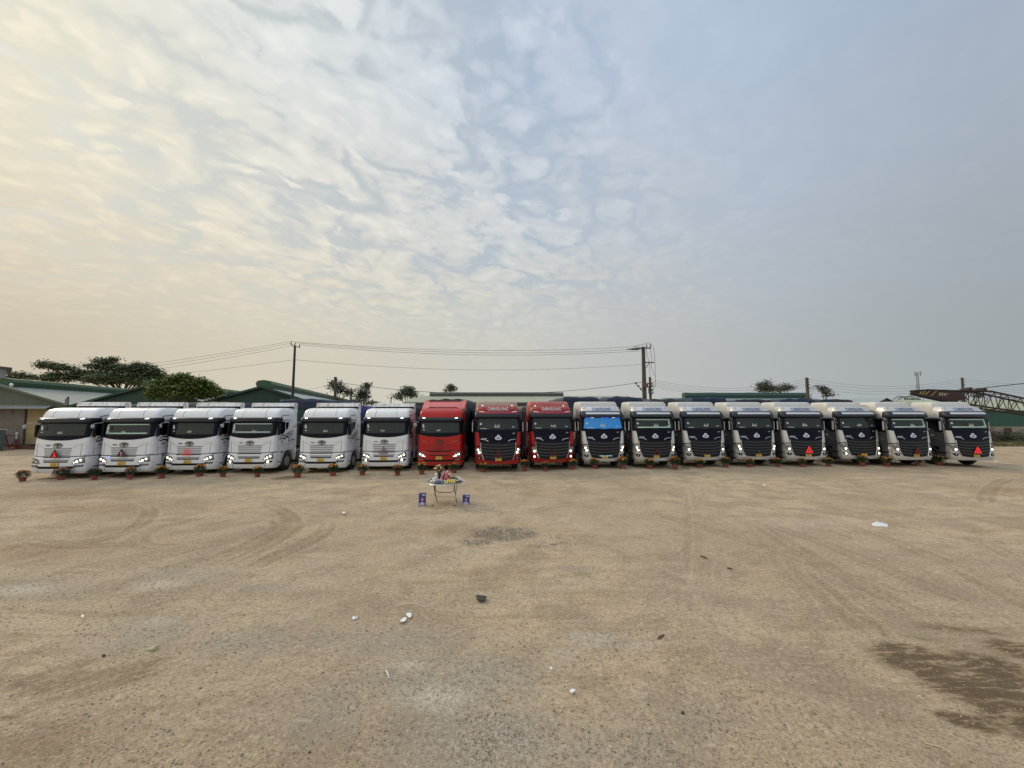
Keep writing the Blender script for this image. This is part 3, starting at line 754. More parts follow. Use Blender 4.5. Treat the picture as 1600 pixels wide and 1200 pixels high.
# ---------------------------------------------------------------- kind one: flat-fronted high-roof tractor (white, red)
SA = Surf([(.2,.02,1.20),(.5,0,1.235),(1.0,0,1.24),(1.8,.03,1.24),(2.0,.05,1.24),(2.7,.15,1.235),(2.95,.20,1.225),(3.1,.24,1.215),(3.25,.32,1.20),(3.36,.44,1.18),(3.43,.66,1.14),(3.47,1.0,1.07)], .20, .12)
SAB = Surf([(.28,-.01,1.225),(.38,-.045,1.25),(.6,-.05,1.255),(1.0,-.03,1.255),(1.06,-.01,1.245)], .20, .12)
def truck_a(label, loc, yaw, paint, group, rnd, glass='dark', low=True, fog=False, strip=None, tarp=None, tr=None, spoiler='plain', number='0962', lit_right=True, blue=False, emblem=EMG, grille=GRL, decal=True):
    root = thing('semi_truck', label, 'truck', loc, yaw, group)
    S, B = SA, SAB
    o = MB(); S.shell(o, [1.10,1.3,1.5,1.7,1.8,1.9,2.0,2.2,2.4,2.55,2.7,2.85,2.95,3.03,3.1,3.18,3.25,3.31,3.36,3.40,3.43,3.455,3.47], lambda z: 2.30-(.35*max(0, z-3.3)/.17 if z > 3.3 else 0)); cab = o.build('cab', paint, root, True)
    # rear flare of the cab side below the belt, behind the wheel
    o = MB(); B.shell(o, [.28,.32,.38,.5,.7,.9,1.0,1.06], .72); bp = o.build('bumper', paint, root, True)
    o = MB()
    for sg in (-1, 1):
        B.quad(o, (sg*.78, .29), (sg*.80, .29), (sg*.93, .72), (sg*.915, .72), .004, .004, 1, 4)
    lr(o, 'panel_gap', mat('shadow_gap', (.10,.10,.11), .8), bp); o = MB()
    for sg in (-1, 1):
        S.quad(o, (sg*.985, 1.12), (sg*1.0, 1.12), (sg*1.03, 1.72), (sg*1.015, 1.72), .004, .004, 1, 4)
    lr(o, 'panel_gap', mat('shadow_gap', (.10,.10,.11), .8), cab)
    # step panel between bumper and wheel
    o = MB()
    for sg in (-1, 1):
        o.box(sg*.80, sg*1.22, .28, .74, .36, .52, .03)
        pts = [(1.45+.66*math.cos(a), .50+.66*math.sin(a)) for a in [PI*i/12 for i in range(0, 13)]]
        for p_, q_ in zip(pts[:-1], pts[1:]):
            o.add([(sg*.75, p_[0], p_[1]), (sg*1.268, p_[0], p_[1]), (sg*1.268, q_[0], q_[1]), (sg*.75, q_[0], q_[1]),
                   (sg*1.268, 1.45+(p_[0]-1.45)*1.09, .5+(p_[1]-.5)*1.09), (sg*1.268, 1.45+(q_[0]-1.45)*1.09, .5+(q_[1]-.5)*1.09)], [(0,1,2,3), (1,4,5,2)])
        o.box(sg*1.05, sg*1.26, 2.08, 2.28, .60, 1.12, .03)
    lr(o, 'wheel_arch', paint, root, True)
    o = MB()
    for sg in (-1, 1): o.box(sg*.9, sg*1.255, .44, .74, .53, .58); o.box(sg*.9, sg*1.275, .5, .78, .30, .35); o.box(sg*.6, sg*.8, .8, 2.2, .3, 1.1)
    lr(o, 'step', BLK, root)
    # windscreen with its black surround
    o = MB()
    def wfn(u, v):
        q = -1.27+2.54*u; lo = 1.85+.17*abs(q/1.27)**2.2; return q, lo+(2.74-lo)*v
    S.patch(o, wfn, 20, 8, .012, .03); sr = o.build('windscreen_surround', BLG, root, True)
    o = MB()
    def gfn(u, v):
        q = -1.06+2.12*u; lo = 2.08+.02*abs(q)**3; k = 1-.025*abs(2*u-1)**8; return q, lo+(2.66-lo)*v*k
    S.patch(o, gfn, 20, 8, .020, .01); gm = GLS
    if glass == 'blue': gm = mat('blue_lit_windscreen', (.01,.10,.30), .1, coat=.4, emit=(.01,.22,.72), es=.55)
    gl = o.build('windscreen', gm, sr, True)
    if strip:
        o = MB(); S.quad(o, (-.94, 2.585), (.98, 2.585), (.98, 2.635), (-.94, 2.635), .026, .004, 14, 1); S.quad(o, (-.86, 2.15), (.95, 2.15), (.95, 2.20), (-.86, 2.20), .026, .004, 14, 1)
        S.quad(o, (-1.0, 2.15), (-.92, 2.15), (-.92, 2.6), (-1.0, 2.6), .026, .004, 1, 4); o.build('curtain_strip', strip, gl)
    for (q, z, w, hh) in ((-.93, 2.42, .05, .06), (-.95, 2.52, .04, .04), (-.90, 2.25, .05, .02)):
        o = MB(); S.quad(o, (q-w, z-hh), (q+w, z-hh), (q+w, z+hh), (q-w, z+hh), .027, .004, 1, 1); o.build('sticker', STK, gl)
    o = MB(); qx = rnd.uniform(-.15, .15)
    for k in range(5): S.quad(o, (qx+k*.045-.1, 2.18), (qx+k*.045-.06, 2.18), (qx+k*.045-.075, 2.22+rnd.random()*.12), (qx+k*.045-.085, 2.22+rnd.random()*.10), .026, .003, 1, 1)
    o.build('dashboard_ornament', CREAM, gl)
    o = MB()
    for q in (-.7, 0, .55): o.tube([S.at(q, 2.0, .05), S.at(q+.25, 2.05, .05), S.at(q+.62, 2.08, .04)], .012, 4)
    o.build('wiper', BLK, sr)
    # sun visor
    o = MB(); vs_ = []
    SV = Surf([(2.70,.02,1.25),(2.76,-.01,1.26),(2.90,.05,1.255),(2.95,.12,1.24)], .20, .12)
    SV.shell(o, [2.70,2.73,2.76,2.83,2.90,2.95], .75); sv = o.build('sun_visor', mat('smoked_visor', (.010,.011,.015), .3, spec=.3), root, True)
    for sg in (-1, 1):
        o = MB(); SV.quad(o, (sg*.82, 2.885), (sg*.98, 2.885), (sg*1.0, 2.935), (sg*.85, 2.935), .01, .02); o.build('marker_lamp', LMC, sv)
    o = MB()
    for sg in (-1, 1): S.quad(o, (sg*.60, 2.97), (sg*.612, 2.97), (sg*.572, 3.40), (sg*.56, 3.40), .006, .006, 1, 8)
    lr(o, 'roof_crease', mat('shadow_gap', (.1,.1,.11), .8), cab)
    o = MB()
    for sg in (-1, 1):
        S.quad(o, (sg*.60, 1.02), (sg*1.30, 1.13), (sg*1.30, 1.150), (sg*.60, 1.045), .012, .02, 8, 1)
    lr(o, 'panel_gap', mat('shadow_gap', (.1,.1,.11), .8), cab)
    o = MB()
    for sg in (-1, 1):
        S.quad(o, (sg*.66, 1.50), (sg*.98, 1.66), (sg*.98, 1.672), (sg*.66, 1.512), .006, .01, 4, 1)
    lr(o, 'bonnet_crease', mat('grey_gap', (.30,.30,.31), .8), cab)
    # grille
    o = MB(); S.quad(o, (-.58, 1.08), (.58, 1.08), (.66, 1.53), (-.66, 1.53), .006, .02, 8, 4)
    gr = o.build('grille', paint, root, True)
    o = MB()
    for k in range(4):
        z = 1.10+k*.108; w = .56+.02*k; S.quad(o, (-w, z), (w, z), (w+.01, z+.072), (-w-.01, z+.072), .014, .02, 8, 1)
    B.quad(o, (-.55, .85), (.55, .85), (.57, .945), (-.57, .945), .012, .02, 8, 1)
    o.build('grille_slat', grille, gr, True)
    o = MB(); S.quad(o, (-.61, 1.025), (.61, 1.025), (.60, 1.075), (-.60, 1.075), .030, .03, 8, 1); o.build('air_intake', BLK, cab, True); o = MB(); B.quad(o, (-.53, .80), (.53, .80), (.54, .842), (-.54, .842), .014, .02, 8, 1); o.build('air_intake', BLK, bp, True); o = MB()
    B.quad(o, (-.78, .505), (.78, .505), (.86, .610), (-.86, .610), .012, .03, 10, 1); o.build('air_intake', BLK, bp, True)
    # emblem and number
    o = MB(); c0 = (.0, 1.615); ring = []
    ring = [S.at(.205*math.cos(a), 1.615+.108*math.sin(a), .03) for a in [2*PI*k/28 for k in range(29)]]
    o.tube(ring, .013, 5, cap=False)
    S.quad(o, (-.018, 1.52), (.018, 1.52), (.018, 1.71), (-.018, 1.71), .035, .02, 1, 2)
    for sg in (-1, 1):
        for k in range(3): S.quad(o, (sg*.02, 1.585+k*.035), (sg*(.17-.03*k), 1.60+k*.035), (sg*(.17-.03*k), 1.618+k*.035), (sg*.02, 1.605+k*.035), .033, .02, 2, 1)
    o.build('emblem', emblem, root, True)
    o = MB(); put_text(o, number, .23, .075, lambda x, y: S.at(-.46+x, 1.58+y, .012)); 
    if decal: o.build('fleet_number', TXK, root)
    # lamps
    for sg in (-1, 1):
        o = MB(); B.quad(o, (sg*.72, .735), (sg*1.23, .76), (sg*1.20, 1.055), (sg*.84, .945), .012, .03, 6, 3); hl = o.build('headlight', HLG, root, True)
        on = low and (lit_right or sg > 0)
        for (q_, z_, r_) in ((.92,.83,.052),(1.07,.90,.048),(.81,.785,.026)): o = MB(); lamp_disc(o, B, sg*q_, z_, r_, .018); o.build('bulb', LMP if on else LMO, hl)
        o = MB(); B.quad(o, (sg*.86, .575), (sg*1.17, .585), (sg*1.19, .67), (sg*.80, .665), .012, .03, 4, 1); fl = o.build('fog_light', BLK, root)
        for k in range(1 if fog else 3):
            o = MB(); lamp_disc(o, B, sg*(.97 if fog else .92+k*.09), .62, .055 if fog else .022, .02); o.build('bulb', LMP if fog else LMO, fl)
        if blue and sg < 0:
            o = MB(); lamp_disc(o, B, -.66, 1.0, .035, .02); o.build('blue_lamp', mat('lit_blue_lamp', (.1,.15,.9), .3, emit=(.12,.2,1), es=2.2), root)
    plate(root, B, .615, .785)
    # sides
    for sg in (-1, 1):
        o = MB(); S.side(o, sg, [(.33,2.10),(.36,2.70),(1.05,2.72),(1.05,2.20),(.85,2.02)]); w1 = o.build('side_window', GLT, root)
        o = MB(); S.side(o, sg, [(1.11,2.26),(1.11,2.69),(1.42,2.68),(1.38,2.42),(1.28,2.28)]); o.build('side_window', GLT, root)
        o = MB(); S.side(o, sg, [(.34,2.79),(.34,2.835),(1.62,2.80),(1.62,2.77)], .01)
        S.side(o, sg, [(.44,1.12),(.44,2.1),(.452,2.1),(.452,1.12)], .004, .004); S.side(o, sg, [(1.46,1.2),(1.46,2.78),(1.472,2.78),(1.472,1.2)], .004, .004)
        S.side(o, sg, [(.44,1.42),(.44,1.43),(2.1,1.50),(2.1,1.49)], .004, .004); lr(o, 'door_seam', BLK, cab)
        o = MB(); o.box(sg*1.25, sg*1.285, 1.12, 1.32, 1.86, 1.90, .01); o.build('door_handle', BLK, cab)
        if decal:
            o = MB()      # black sweeping stripes with a running-animal feel
            def sw(pts, w):
                w *= 1.6
                for i in range(len(pts)-1):
                    (y0_, z0_), (y1_, z1_) = pts[i], pts[i+1]; ww = w*(1-.6*abs(i/(len(pts)-1)-.35))
                    S.side(o, sg, [(y0_, z0_-ww), (y0_, z0_+ww), (y1_, z1_+ww*.8), (y1_, z1_-ww*.8)], .006+.0004*i, .003)
            sw([(.52,1.80),(.60,1.93),(.78,1.98),(1.0,1.94),(1.25,2.02),(1.6,2.10),(1.95,2.18)], .022)
            sw([(.52,1.80),(.62,1.76),(.78,1.84),(.95,1.78),(1.12,1.82),(1.4,1.95),(1.9,2.02)], .028)
            sw([(.95,1.78),(1.05,1.70),(1.2,1.86),(1.45,1.78),(1.8,1.88)], .02)
            sw([(.5,2.90),(.62,2.94),(.66,3.02),(1.0,3.06),(1.5,3.08)], .015)
            o.build('side_decal', TXK, root); o = MB()
            put_text(o, number, .42, .12, (lambda x, y: Vector((1.258, 1.88+x, 1.60+y))) if sg > 0 else (lambda x, y: Vector((-1.258, 1.88-x, 1.60+y))))
            o.build('side_number', TXK, root); o = MB()
            S.side(o, sg, [(1.42,1.58),(1.45,1.68),(1.50,1.74),(1.55,1.68),(1.56,1.58)], .006, .003)
            o.build('side_decal', TXK, root)
            o = MB(); S.side(o, sg, [(.62,1.55),(.70,1.70),(.88,1.70),(.95,1.55)], .006, .003); o.build('side_crest', mat('grey_decal', (.38,.39,.42), .5), root)
        mirror(root, sg, 1.335, .30, 2.0, 2.62, .14)
    o = MB(); o.tube([(-1.18, .12, 2.70), (-1.28, -.18, 2.68), (-1.31, -.24, 2.60)], .015, 5); o.box(-1.40, -1.22, -.28, -.20, 2.44, 2.62, .03)
    o.build('front_mirror', mat('grey_mirror_shell', (.30,.31,.32), .4), root, True)
    # roof spoiler
    sp_ = paint
    if spoiler == 'plain':
        o = MB(); o.prism([(1.92,3.57),(2.28,3.57),(2.28,3.79),(2.0,3.77)], -1.22, 1.22, 'x')
        o.box(-1.24, -1.20, 2.0, 2.3, 3.2, 3.72); o.box(1.20, 1.24, 2.0, 2.3, 3.2, 3.72)
        o.build('roof_spoiler', sp_, root)
        o = MB(); o.box(-1.1, 1.1, 1.98, 2.2, 3.40, 3.565); o.build('spoiler_frame', BLK, root)
    else:
        o = MB(); o.prism([(1.2,3.50),(1.25,3.46),(2.28,3.62),(2.28,3.78)], -1.22, 1.22, 'x')
        for sg in (-1, 1): o.add([(sg*1.25,1.1,3.42),(sg*.80,1.15,3.52),(sg*1.0,2.2,3.98),(sg*1.28,2.3,4.02),(sg*1.28,2.3,3.3)], [(0,1,2,3),(0,3,4)])
        o.add([(-.95,1.3,3.56),(.95,1.3,3.56),(1.1,2.25,3.96),(-1.1,2.25,3.96)], [(0,1,2,3)])
        o.build('roof_spoiler', mat('pale_red_spoiler', (.56,.09,.085), .4, coat=.4, dirt=((.4,.3,.25),.4,2)), root)
        o = MB(); o.box(-1.16, 1.16, 2.1, 2.3, 3.2, 3.95); o.build('spoiler_frame', BLK, root)
    chassis(root)
    if tr: trailer(root, rnd, **tr)
    return root

# ---------------------------------------------------------------- kind two: tractor with black face and lettered brow (red, silver)
SB = Surf([(.3,.06,1.15),(.45,.0,1.175),(.6,-.02,1.20),(1.0,0,1.21),(1.6,.05,1.235),(2.2,.12,1.25),(2.6,.19,1.245),(2.95,.26,1.235),(3.10,.28,1.225),(3.28,.33,1.20),(3.40,.385,1.175),(3.52,.47,1.14),(3.58,.62,1.10),(3.62,1.2,1.04)], .17, .14)
SBV = Surf([(2.93,.10,1.275),(2.98,.04,1.285),(3.08,.07,1.28),(3.20,.15,1.26),(3.30,.27,1.235)], .17, .14)
def truck_b(label, loc, yaw, red, group, rnd, glass='dark', low=True, fog=False, strip=None, tr=None, lights=('low',), bar=False, side_text=False, amber=False, roofcol=None):
    paint = PR if red else PS; lower = PR if red else DG
    root = thing('semi_truck', label, 'truck', loc, yaw, group)
    S = SB
    o = MB(); S.shell(o, [1.15,1.3,1.45,1.6,1.8,2.0,2.2,2.4,2.6,2.8,2.95,3.05,3.15,3.22,3.28,3.34,3.40,3.46,3.52,3.56,3.58,3.60,3.62], 2.32); cab = o.build('cab', paint, root, True)
    o = MB(); S.shell(o, [.42,.45,.49,.54,.6,.8,1.0,1.15], .44, off=.014, cap=True); bp = o.build('bumper', paint, root, True)
    # doors and lower flanks in the darker colour
    o = MB()
    for sg in (-1, 1):
        S.side(o, sg, [(.42,1.16),(.46,2.05),(.60,2.90),(2.31,2.90),(2.31,1.16)], .010, .012)
        o.box(sg*.9, sg*1.24, .45, .80, .42, 1.158)
        pts = [(1.45+.64*math.cos(a), .50+.64*math.sin(a)) for a in [PI*i/12 for i in range(0, 13)]]
        for p_, q_ in zip(pts[:-1], pts[1:]):
            k_ = 1.10
            o.add([(sg*.75, p_[0], p_[1]), (sg*1.27, p_[0], p_[1]), (sg*1.27, q_[0], q_[1]), (sg*.75, q_[0], q_[1]),
                   (sg*1.27, 1.45+(p_[0]-1.45)*k_, .5+(p_[1]-.5)*k_), (sg*1.27, 1.45+(q_[0]-1.45)*k_, .5+(q_[1]-.5)*k_)], [(0,1,2,3), (1,4,5,2)])
        o.box(sg*1.0, sg*1.25, 2.12, 2.30, .55, 1.16, .03); pass
    dr2 = lr(o, 'door_panel', lower, root); dr = dr2[1]
    o = MB()
    for sg in (-1, 1):
        S.side(o, sg, [(.60,1.60),(.60,1.63),(1.1,1.66),(1.45,1.47),(1.8,1.40),(2.3,1.40),(2.3,1.37),(1.8,1.37),(1.42,1.44),(1.08,1.63)], .018, .01)  # lighter strip: highlight along the door crease put into the colour
        S.side(o, sg, [(.92,2.16),(.92,2.20),(1.52,2.42),(1.55,2.40)], .020, .01)
    lr(o, 'door_crease_highlight', mat('grey_crease_highlight' if not red else 'red_crease_highlight', (.16,.17,.19) if not red else (.42,.03,.03), .4), dr)
    for sg in (-1, 1):
        o = MB(); S.side(o, sg, [(.52,2.04),(.64,2.74),(.72,2.82),(1.42,2.80),(1.50,2.72),(1.52,2.40),(1.0,2.20),(.9,2.05)], .022, .02); o.build('side_window', GLT, root)
        o = MB(); o.box(sg*1.26, sg*1.30, 1.45, 1.66, 1.92, 1.96, .01); o.build('door_handle', BLK, dr)
        o = MB(); S.side(o, sg, [(.95,3.10),(1.0,3.28),(2.1,3.36),(2.25,3.30),(2.25,3.05),(1.1,3.05)], .006, .006); o.build('roof_side_panel', mat('pale_trim' if not red else 'red_trim', (.50,.49,.46) if not red else (.42,.03,.03), .4, coat=.3), cab)
        if side_text:
            o = MB(); put_text(o, 'BH 62C 17', .55, .08, (lambda x, y: Vector((1.26, 1.5+x, 3.13+y))) if sg > 0 else (lambda x, y: Vector((-S.yw(3.15)[1]-.012, 1.6-x, 3.14+y)))); o.build('side_lettering', TXK, cab)
        o = MB(); S.side(o, sg, [(1.0,1.78),(1.06,1.90),(1.16,1.90),(1.22,1.78)], .022, .01); o.build('side_crest', mat('grey_decal', (.38,.39,.42), .5), dr)
        if sg < 0 or True:
            o = MB()
            for y in (.35,): o.box(sg*.86, sg*1.27, .34, .82, .44, .50, .01); o.box(sg*.86, sg*1.27, .40, .82, .80, .86, .01)
            lr(o, 'step', BLK, root)
    # black face
    o = MB()
    def ff(u, v):
        z = 1.56+.66*v; w = .93+.04*v+(.10 if v > .9 else 0); return -w+2*w*u, z+.03*abs(2*u-1)**2*(1-v)
    S.patch(o, ff, 14, 6, .018, .03)
    for sg in (-1, 1): S.quad(o, (sg*.90, 1.37), (sg*1.34, 1.35), (sg*1.34, 2.25), (sg*.92, 2.24), .012, .03, 8, 5)
    fp = o.build('face_panel', BLG, root, True)
    for sg in (-1, 1):
        o = MB(); S.quad(o, (sg*.965, 1.42), (sg*1.32, 1.39), (sg*1.32, 2.17), (sg*1.07, 2.12), .030, .03, 7, 5); o.build('pillar_panel', paint, root, True)
    o = MB()
    def fg(u, v):
        z = .60+.98*v; w = .76+.17*math.sin(min(1, v*1.35)*PI/2); return -w+2*w*u, z+.06*abs(2*u-1)**3*(1-v)
    S.patch(o, fg, 14, 10, .040, .05); gr = o.build('grille', BLK, root, True)
    o = MB()
    for k in range(5):
        z = .76+k*.165; w = min(.76+.17*math.sin(min(1, (z-.60)/.98*1.35)*PI/2), .93)-.05
        def fs_(u, v, z=z, w=w):
            a = abs(2*u-1); return -w+2*w*u, z+.055*v+.06*a**3-.012*(1-a)
        S.patch(o, fs_, 14, 2, .066, .03)
    o.build('grille_slat', GRB, gr, True)
    # trim that runs round the grille
    o = MB()
    edge = []
    for sg in (-1, 1):
        pts = [S.at(sg*(.78+.17*math.sin(min(1, v*1.35)*PI/2)), .60+.98*v+.06*(1-v), .045) for v in [i/10 for i in range(11)]]
        o.tube(pts, .016, 5)
    lr(o, 'grille_trim', CHR, gr, True)
    o = MB()
    for sg in (-1, 1):
        S.quad(o, (sg*.55, 1.63), (sg*.68, 1.715), (sg*.67, 1.735), (sg*.53, 1.65), .03, .02, 3, 1); S.quad(o, (sg*.68, 1.715), (sg*.95, 1.745), (sg*.95, 1.765), (sg*.67, 1.735), .03, .02, 3, 1)
    lr(o, 'chrome_winglet', CHR, fp)
    o = MB(); put_text(o, 'H7', .13, .06, lambda x, y: S.at(.86+x, 2.04+y, .022)); o.build('badge', TXW, fp); o = MB(); S.quad(o, (-.92,1.79), (-.62,1.77), (-.62,1.80), (-.92,1.815), .022, .004, 2, 1); pass
    o.build('badge', TXW, fp)
    # round-cornered three-lobed emblem
    o = MB(); C0 = (0, 1.84)
    def lob(cx, cz, r, off, n=16, mb=None): 
        ps = [S.at(cx+r*math.cos(2*PI*k/n), cz+r*.95*math.sin(2*PI*k/n), off) for k in range(n)]
        mb.add([S.at(cx, cz, off)]+ps+[S.at(cx+r*math.cos(2*PI*k/n), cz+r*.95*math.sin(2*PI*k/n), .0) for k in range(n)], [(0, 1+k, 1+(k+1) % n) for k in range(n)]+[(1+k, 1+n+k, 1+n+(k+1) % n, 1+(k+1) % n) for k in range(n)])
    lob(0, 1.915, .085, .034, mb=o); lob(-.095, 1.815, .085, .036, mb=o); lob(.095, 1.815, .085, .038, mb=o); lob(0, 1.81, .10, .040, mb=o)
    em = o.build('emblem', EMW, root)
    o = MB(); lob(0, 1.905, .035, .046, 10, o); S.quad(o, (-.12,1.80), (.12,1.80), (.10,1.845), (-.10,1.845), .046, .004, 4, 1); S.quad(o, (-.08,1.765), (.08,1.765), (.08,1.785), (-.08,1.785), .046, .004, 3, 1); o.build('emblem_mark', EMB, em)
    # headlights, silver swoosh, fog recess
    for sg in (-1, 1):
        o = MB(); S.quad(o, (sg*.92, .89), (sg*1.16, .95), (sg*1.27, 1.31), (sg*.98, 1.25), .045, .05, 6, 4); hl = o.build('headlight', HLG, root, True)
        if 'main' in lights: o = MB(); lamp_disc(o, S, sg*1.09, 1.19, .052, .052); o.build('bulb', LMP, hl)
        o = MB(); lamp_disc(o, S, sg*1.03, 1.04, .060, .052); o.build('bulb', LMP if low else LMO, hl)
        if amber and sg > 0:
            o = MB(); lamp_disc(o, S, sg*1.16, 1.26, .04, .054); o.build('indicator_lamp', AMB, hl)
        o = MB(); S.quad(o, (sg*.96, .665), (sg*1.10, .66), (sg*1.20, .83), (sg*.90, .80), .036, .05, 5, 3); fl = o.build('fog_light', BLK, root, True)
        o = MB(); lamp_disc(o, S, sg*1.04, .74, .055 if fog else .03, .045); o.build('bulb', LMP if fog else LMO, fl)
        o = MB(); S.quad(o, (sg*.90, .885), (sg*1.42, .905), (sg*1.42, .945), (sg*.90, .925), .050, .05, 6, 1); o.build('lamp_surround', paint, root, True); o = MB(); S.quad(o, (sg*.80, .50), (sg*1.35, .60), (sg*1.35, .65), (sg*.80, .58), .050, .05, 6, 1); o.build('lamp_surround', paint, root, True)
    for sg in (-1, 1):
        o = MB(); S.quad(o, (sg*.90, 1.375), (sg*1.42, 1.33), (sg*1.42, 1.36), (sg*.90, 1.41), .035, .05, 6, 1); o.build('panel_gap', BLK, cab)
    plate(root, SB, .61, .775, .165)
    # windscreen
    o = MB()
    def wfn(u, v):
        q = -1.30+2.60*u; lo = 2.17+.08*abs(q/1.3)**2; return q, lo+(3.0-lo)*v
    S.patch(o, wfn, 20, 8, .012, .03); sr = o.build('windscreen_surround', BLG, root, True)
    o = MB()
    def gfn(u, v):
        w = 1.09-.03*v; q = -w+2*w*u; lo = 2.27+.02*abs(q)**3; hi = 2.90-.03*abs(2*u-1)**8; return q*(1+.05*(1-v)), lo+(hi-lo)*v
    S.patch(o, gfn, 20, 8, .020, .01)
    gm = GLS
    if glass == 'blue': gm = mat('blue_lit_windscreen', (.01,.10,.30), .1, coat=.4, emit=(.0,.165,.42), es=.6)
    gl = o.build('windscreen', gm, sr, True)
    if strip:
        o = MB(); S.quad(o, (-1.0, 2.77), (1.0, 2.77), (1.0, 2.82), (-1.0, 2.82), .026, .004, 14, 1); S.quad(o, (-.98, 2.33), (1.0, 2.33), (1.0, 2.385), (-.98, 2.385), .026, .004, 14, 1)
        S.quad(o, (.93, 2.40), (1.0, 2.40), (.96, 2.75), (.88, 2.75), .026, .004, 1, 3); o.build('curtain_strip', strip, gl)
    for (q, z, w, hh) in ((-.95, 2.58, .05, .05), (-.80, 2.335, .17, .012), (.84, 2.42, .07, .018)):
        o = MB(); S.quad(o, (q-w, z-hh), (q+w, z-hh), (q+w, z+hh), (q-w, z+hh), .029, .004, 2, 1); o.build('sticker', STK, gl)
    o = MB(); qx = rnd.uniform(-.12, .12)
    for k in range(3): S.quad(o, (qx+k*.10-.14, 2.395), (qx+k*.10-.05, 2.395), (qx+k*.10-.085, 2.50+rnd.random()*.12), (qx+k*.10-.10, 2.50+rnd.random()*.10), .027, .003, 1, 1)
    o.build('dashboard_ornament', CREAM, gl)
    o = MB()
    for q, e in ((-.75, .6), (-.05, .7)): o.tube([S.at(q, 2.22, .05), S.at(q+.3, 2.27, .05), S.at(q+e, 2.30, .04)], .012, 4)
    o.build('wiper', BLK, sr)
    # brow: dark visor with pale strip, lettering above
    o = MB(); SBV.shell(o, [2.93,2.95,2.98,3.03,3.08,3.14,3.20,3.25,3.30], .62); sv = o.build('sun_visor', mat('dark_visor', (.022,.024,.032), .35, spec=.3), root, True)
    if not red:
        o = MB(); SBV.quad(o, (-1.02, 3.12), (1.02, 3.12), (1.0, 3.225), (-1.0, 3.225), .012, .02, 12, 2); o.build('visor_strip', mat('visor_silver', (.56,.57,.60), .3, coat=.4), sv, True)
    else:
        for sg in (-1, 1):
            o = MB(); SBV.quad(o, (sg*.75, 3.22), (sg*1.05, 3.25), (sg*1.05, 3.285), (sg*.80, 3.255), .03, .02, 3, 1); o.build('marker_lamp', LMO, sv)
        o = MB(); SBV.quad(o, (-1.10, 3.16), (1.10, 3.16), (1.05, 3.26), (-1.05, 3.26), .012, .02, 12, 2); o.build('visor_strip', PR, sv, True)
    o = MB(); put_text(o, 'CHENGLONG', 1.14, .165, lambda x, y: S.at(x, 3.335+y, .014)); o.build('brow_lettering', TXW if red else TXB, cab)
    for sg in (-1, 1):
        o = MB(); o.lathe([(.035, 0), (.04, .03), (.02, .07)], (sg*.85, 1.02, 3.575), 'z', 8); o.build('marker_lamp', LMC if red else LMO, cab, True)
    if bar:
        lb = None
        for k, (q, c_) in enumerate([(-.9, 0), (-.62, 1), (-.3, 2), (0, 0), (.25, 0), (.65, 1), (.95, 0)]):
            o = MB(); S.quad(o, (q-.10, 2.91), (q+.10, 2.91), (q+.10, 2.945), (q-.10, 2.945), .05, .04, 2, 1)
            o.build('light_bar_lamp', [mat('lit_indigo_lamp', (.1,.1,.8), .3, emit=(.10,.12,1), es=1.5), LMC, mat('dim_red_lamp', (.3,.12,.1), .4)][c_], root)
        for sg in (-1, 1):
            o = MB(); S.quad(o, (sg*.18-.14, .72+.0), (sg*.18+.14 if sg < 0 else sg*.42, .72), (sg*.42 if sg > 0 else -.04, .75), (sg*.18-.14, .75), .075, .01, 2, 1); o.build('running_lamp', mat('pale_cyan_lamp', (.4,.75,.8), .4, emit=(.3,.7,.8), es=.5), root)
    # high roof fairing
    SF = Surf([(3.20,1.0,1.215),(3.45,.98,1.215),(3.62,1.0,1.20),(3.78,1.06,1.17),(3.85,1.12,1.13),(3.88,1.22,1.08)], .12, .05)
    o = MB(); SF.shell(o, [3.20,3.3,3.45,3.55,3.62,3.70,3.78,3.82,3.85,3.87,3.88], 2.34, cap=True)
    o.build('roof_fairing', (mat('dusty_red_roof', (.42,.10,.085), .5, dirt=((.36,.26,.2),.5,1.6)) if roofcol is None else roofcol) if red else mat('dusty_silver_roof', (.55,.545,.52), .4, coat=.2, dirt=((.42,.37,.30),.4,1.6)), cab, True)
    for sg in (-1, 1): mirror(root, sg, 1.36, .50, 2.08, 2.80, .13, strip=mat('mirror_strip_grey', (.55,.56,.58), .35))
    chassis(root)
    if tr: trailer(root, rnd, **tr)
    else:
        o = MB(); o.box(-1.22, 1.22, 4.2, 12.5, 1.10, 1.25)
        for x in (-1.15, 1.15): o.box(x-.05, x+.05, 4.2, 12.5, .85, 1.10)
        o.build('flat_bed', CHS, root)
    return root
# ---------------------------------------------------------------- the row
GW = 'semi trucks parked side by side in one long row'
def pos(px, d): return Vector(((px-800)/600*d, d-.05, 0))
rnd = random.Random(11)
AC = dict(body=BOX_G)
TR = []
def add(t, px, d): TR.append((t, px, d)); return t
a = truck_a
add(a('white semi truck at the left end of the row, red glowing mark on its triangle', pos(98.3, 18.9), R(3.5), PW, GW, rnd, low=True, lit_right=False, tr=dict(length=8.2, top=3.72, tarp=TB), number='0883'), 91, 18.9)
add(a('white semi truck with a green windscreen strip and a small blue lamp', pos(200.5, 19.4), R(3), PW, GW, rnd, strip=CUR, blue=True, tr=dict(length=8.2, top=3.85, tarp=TG), number='0883'), 192, 19.4)
add(a('white semi truck with a crumpled bright red triangle, third from the left end', pos(301.3, 20.1), R(2.5), PW, GW, rnd, tr=dict(length=8.2, top=3.80, tarp=TB), number='0883'), 293, 20.1)
add(a('white semi truck with a pale blue windscreen strip and lit fog lamps', pos(394.8, 20.6), R(2), PW, GW, rnd, strip=CUB, fog=True, tr=dict(length=8.0, top=4.10, tarp=TB), number='0962'), 389, 20.6)
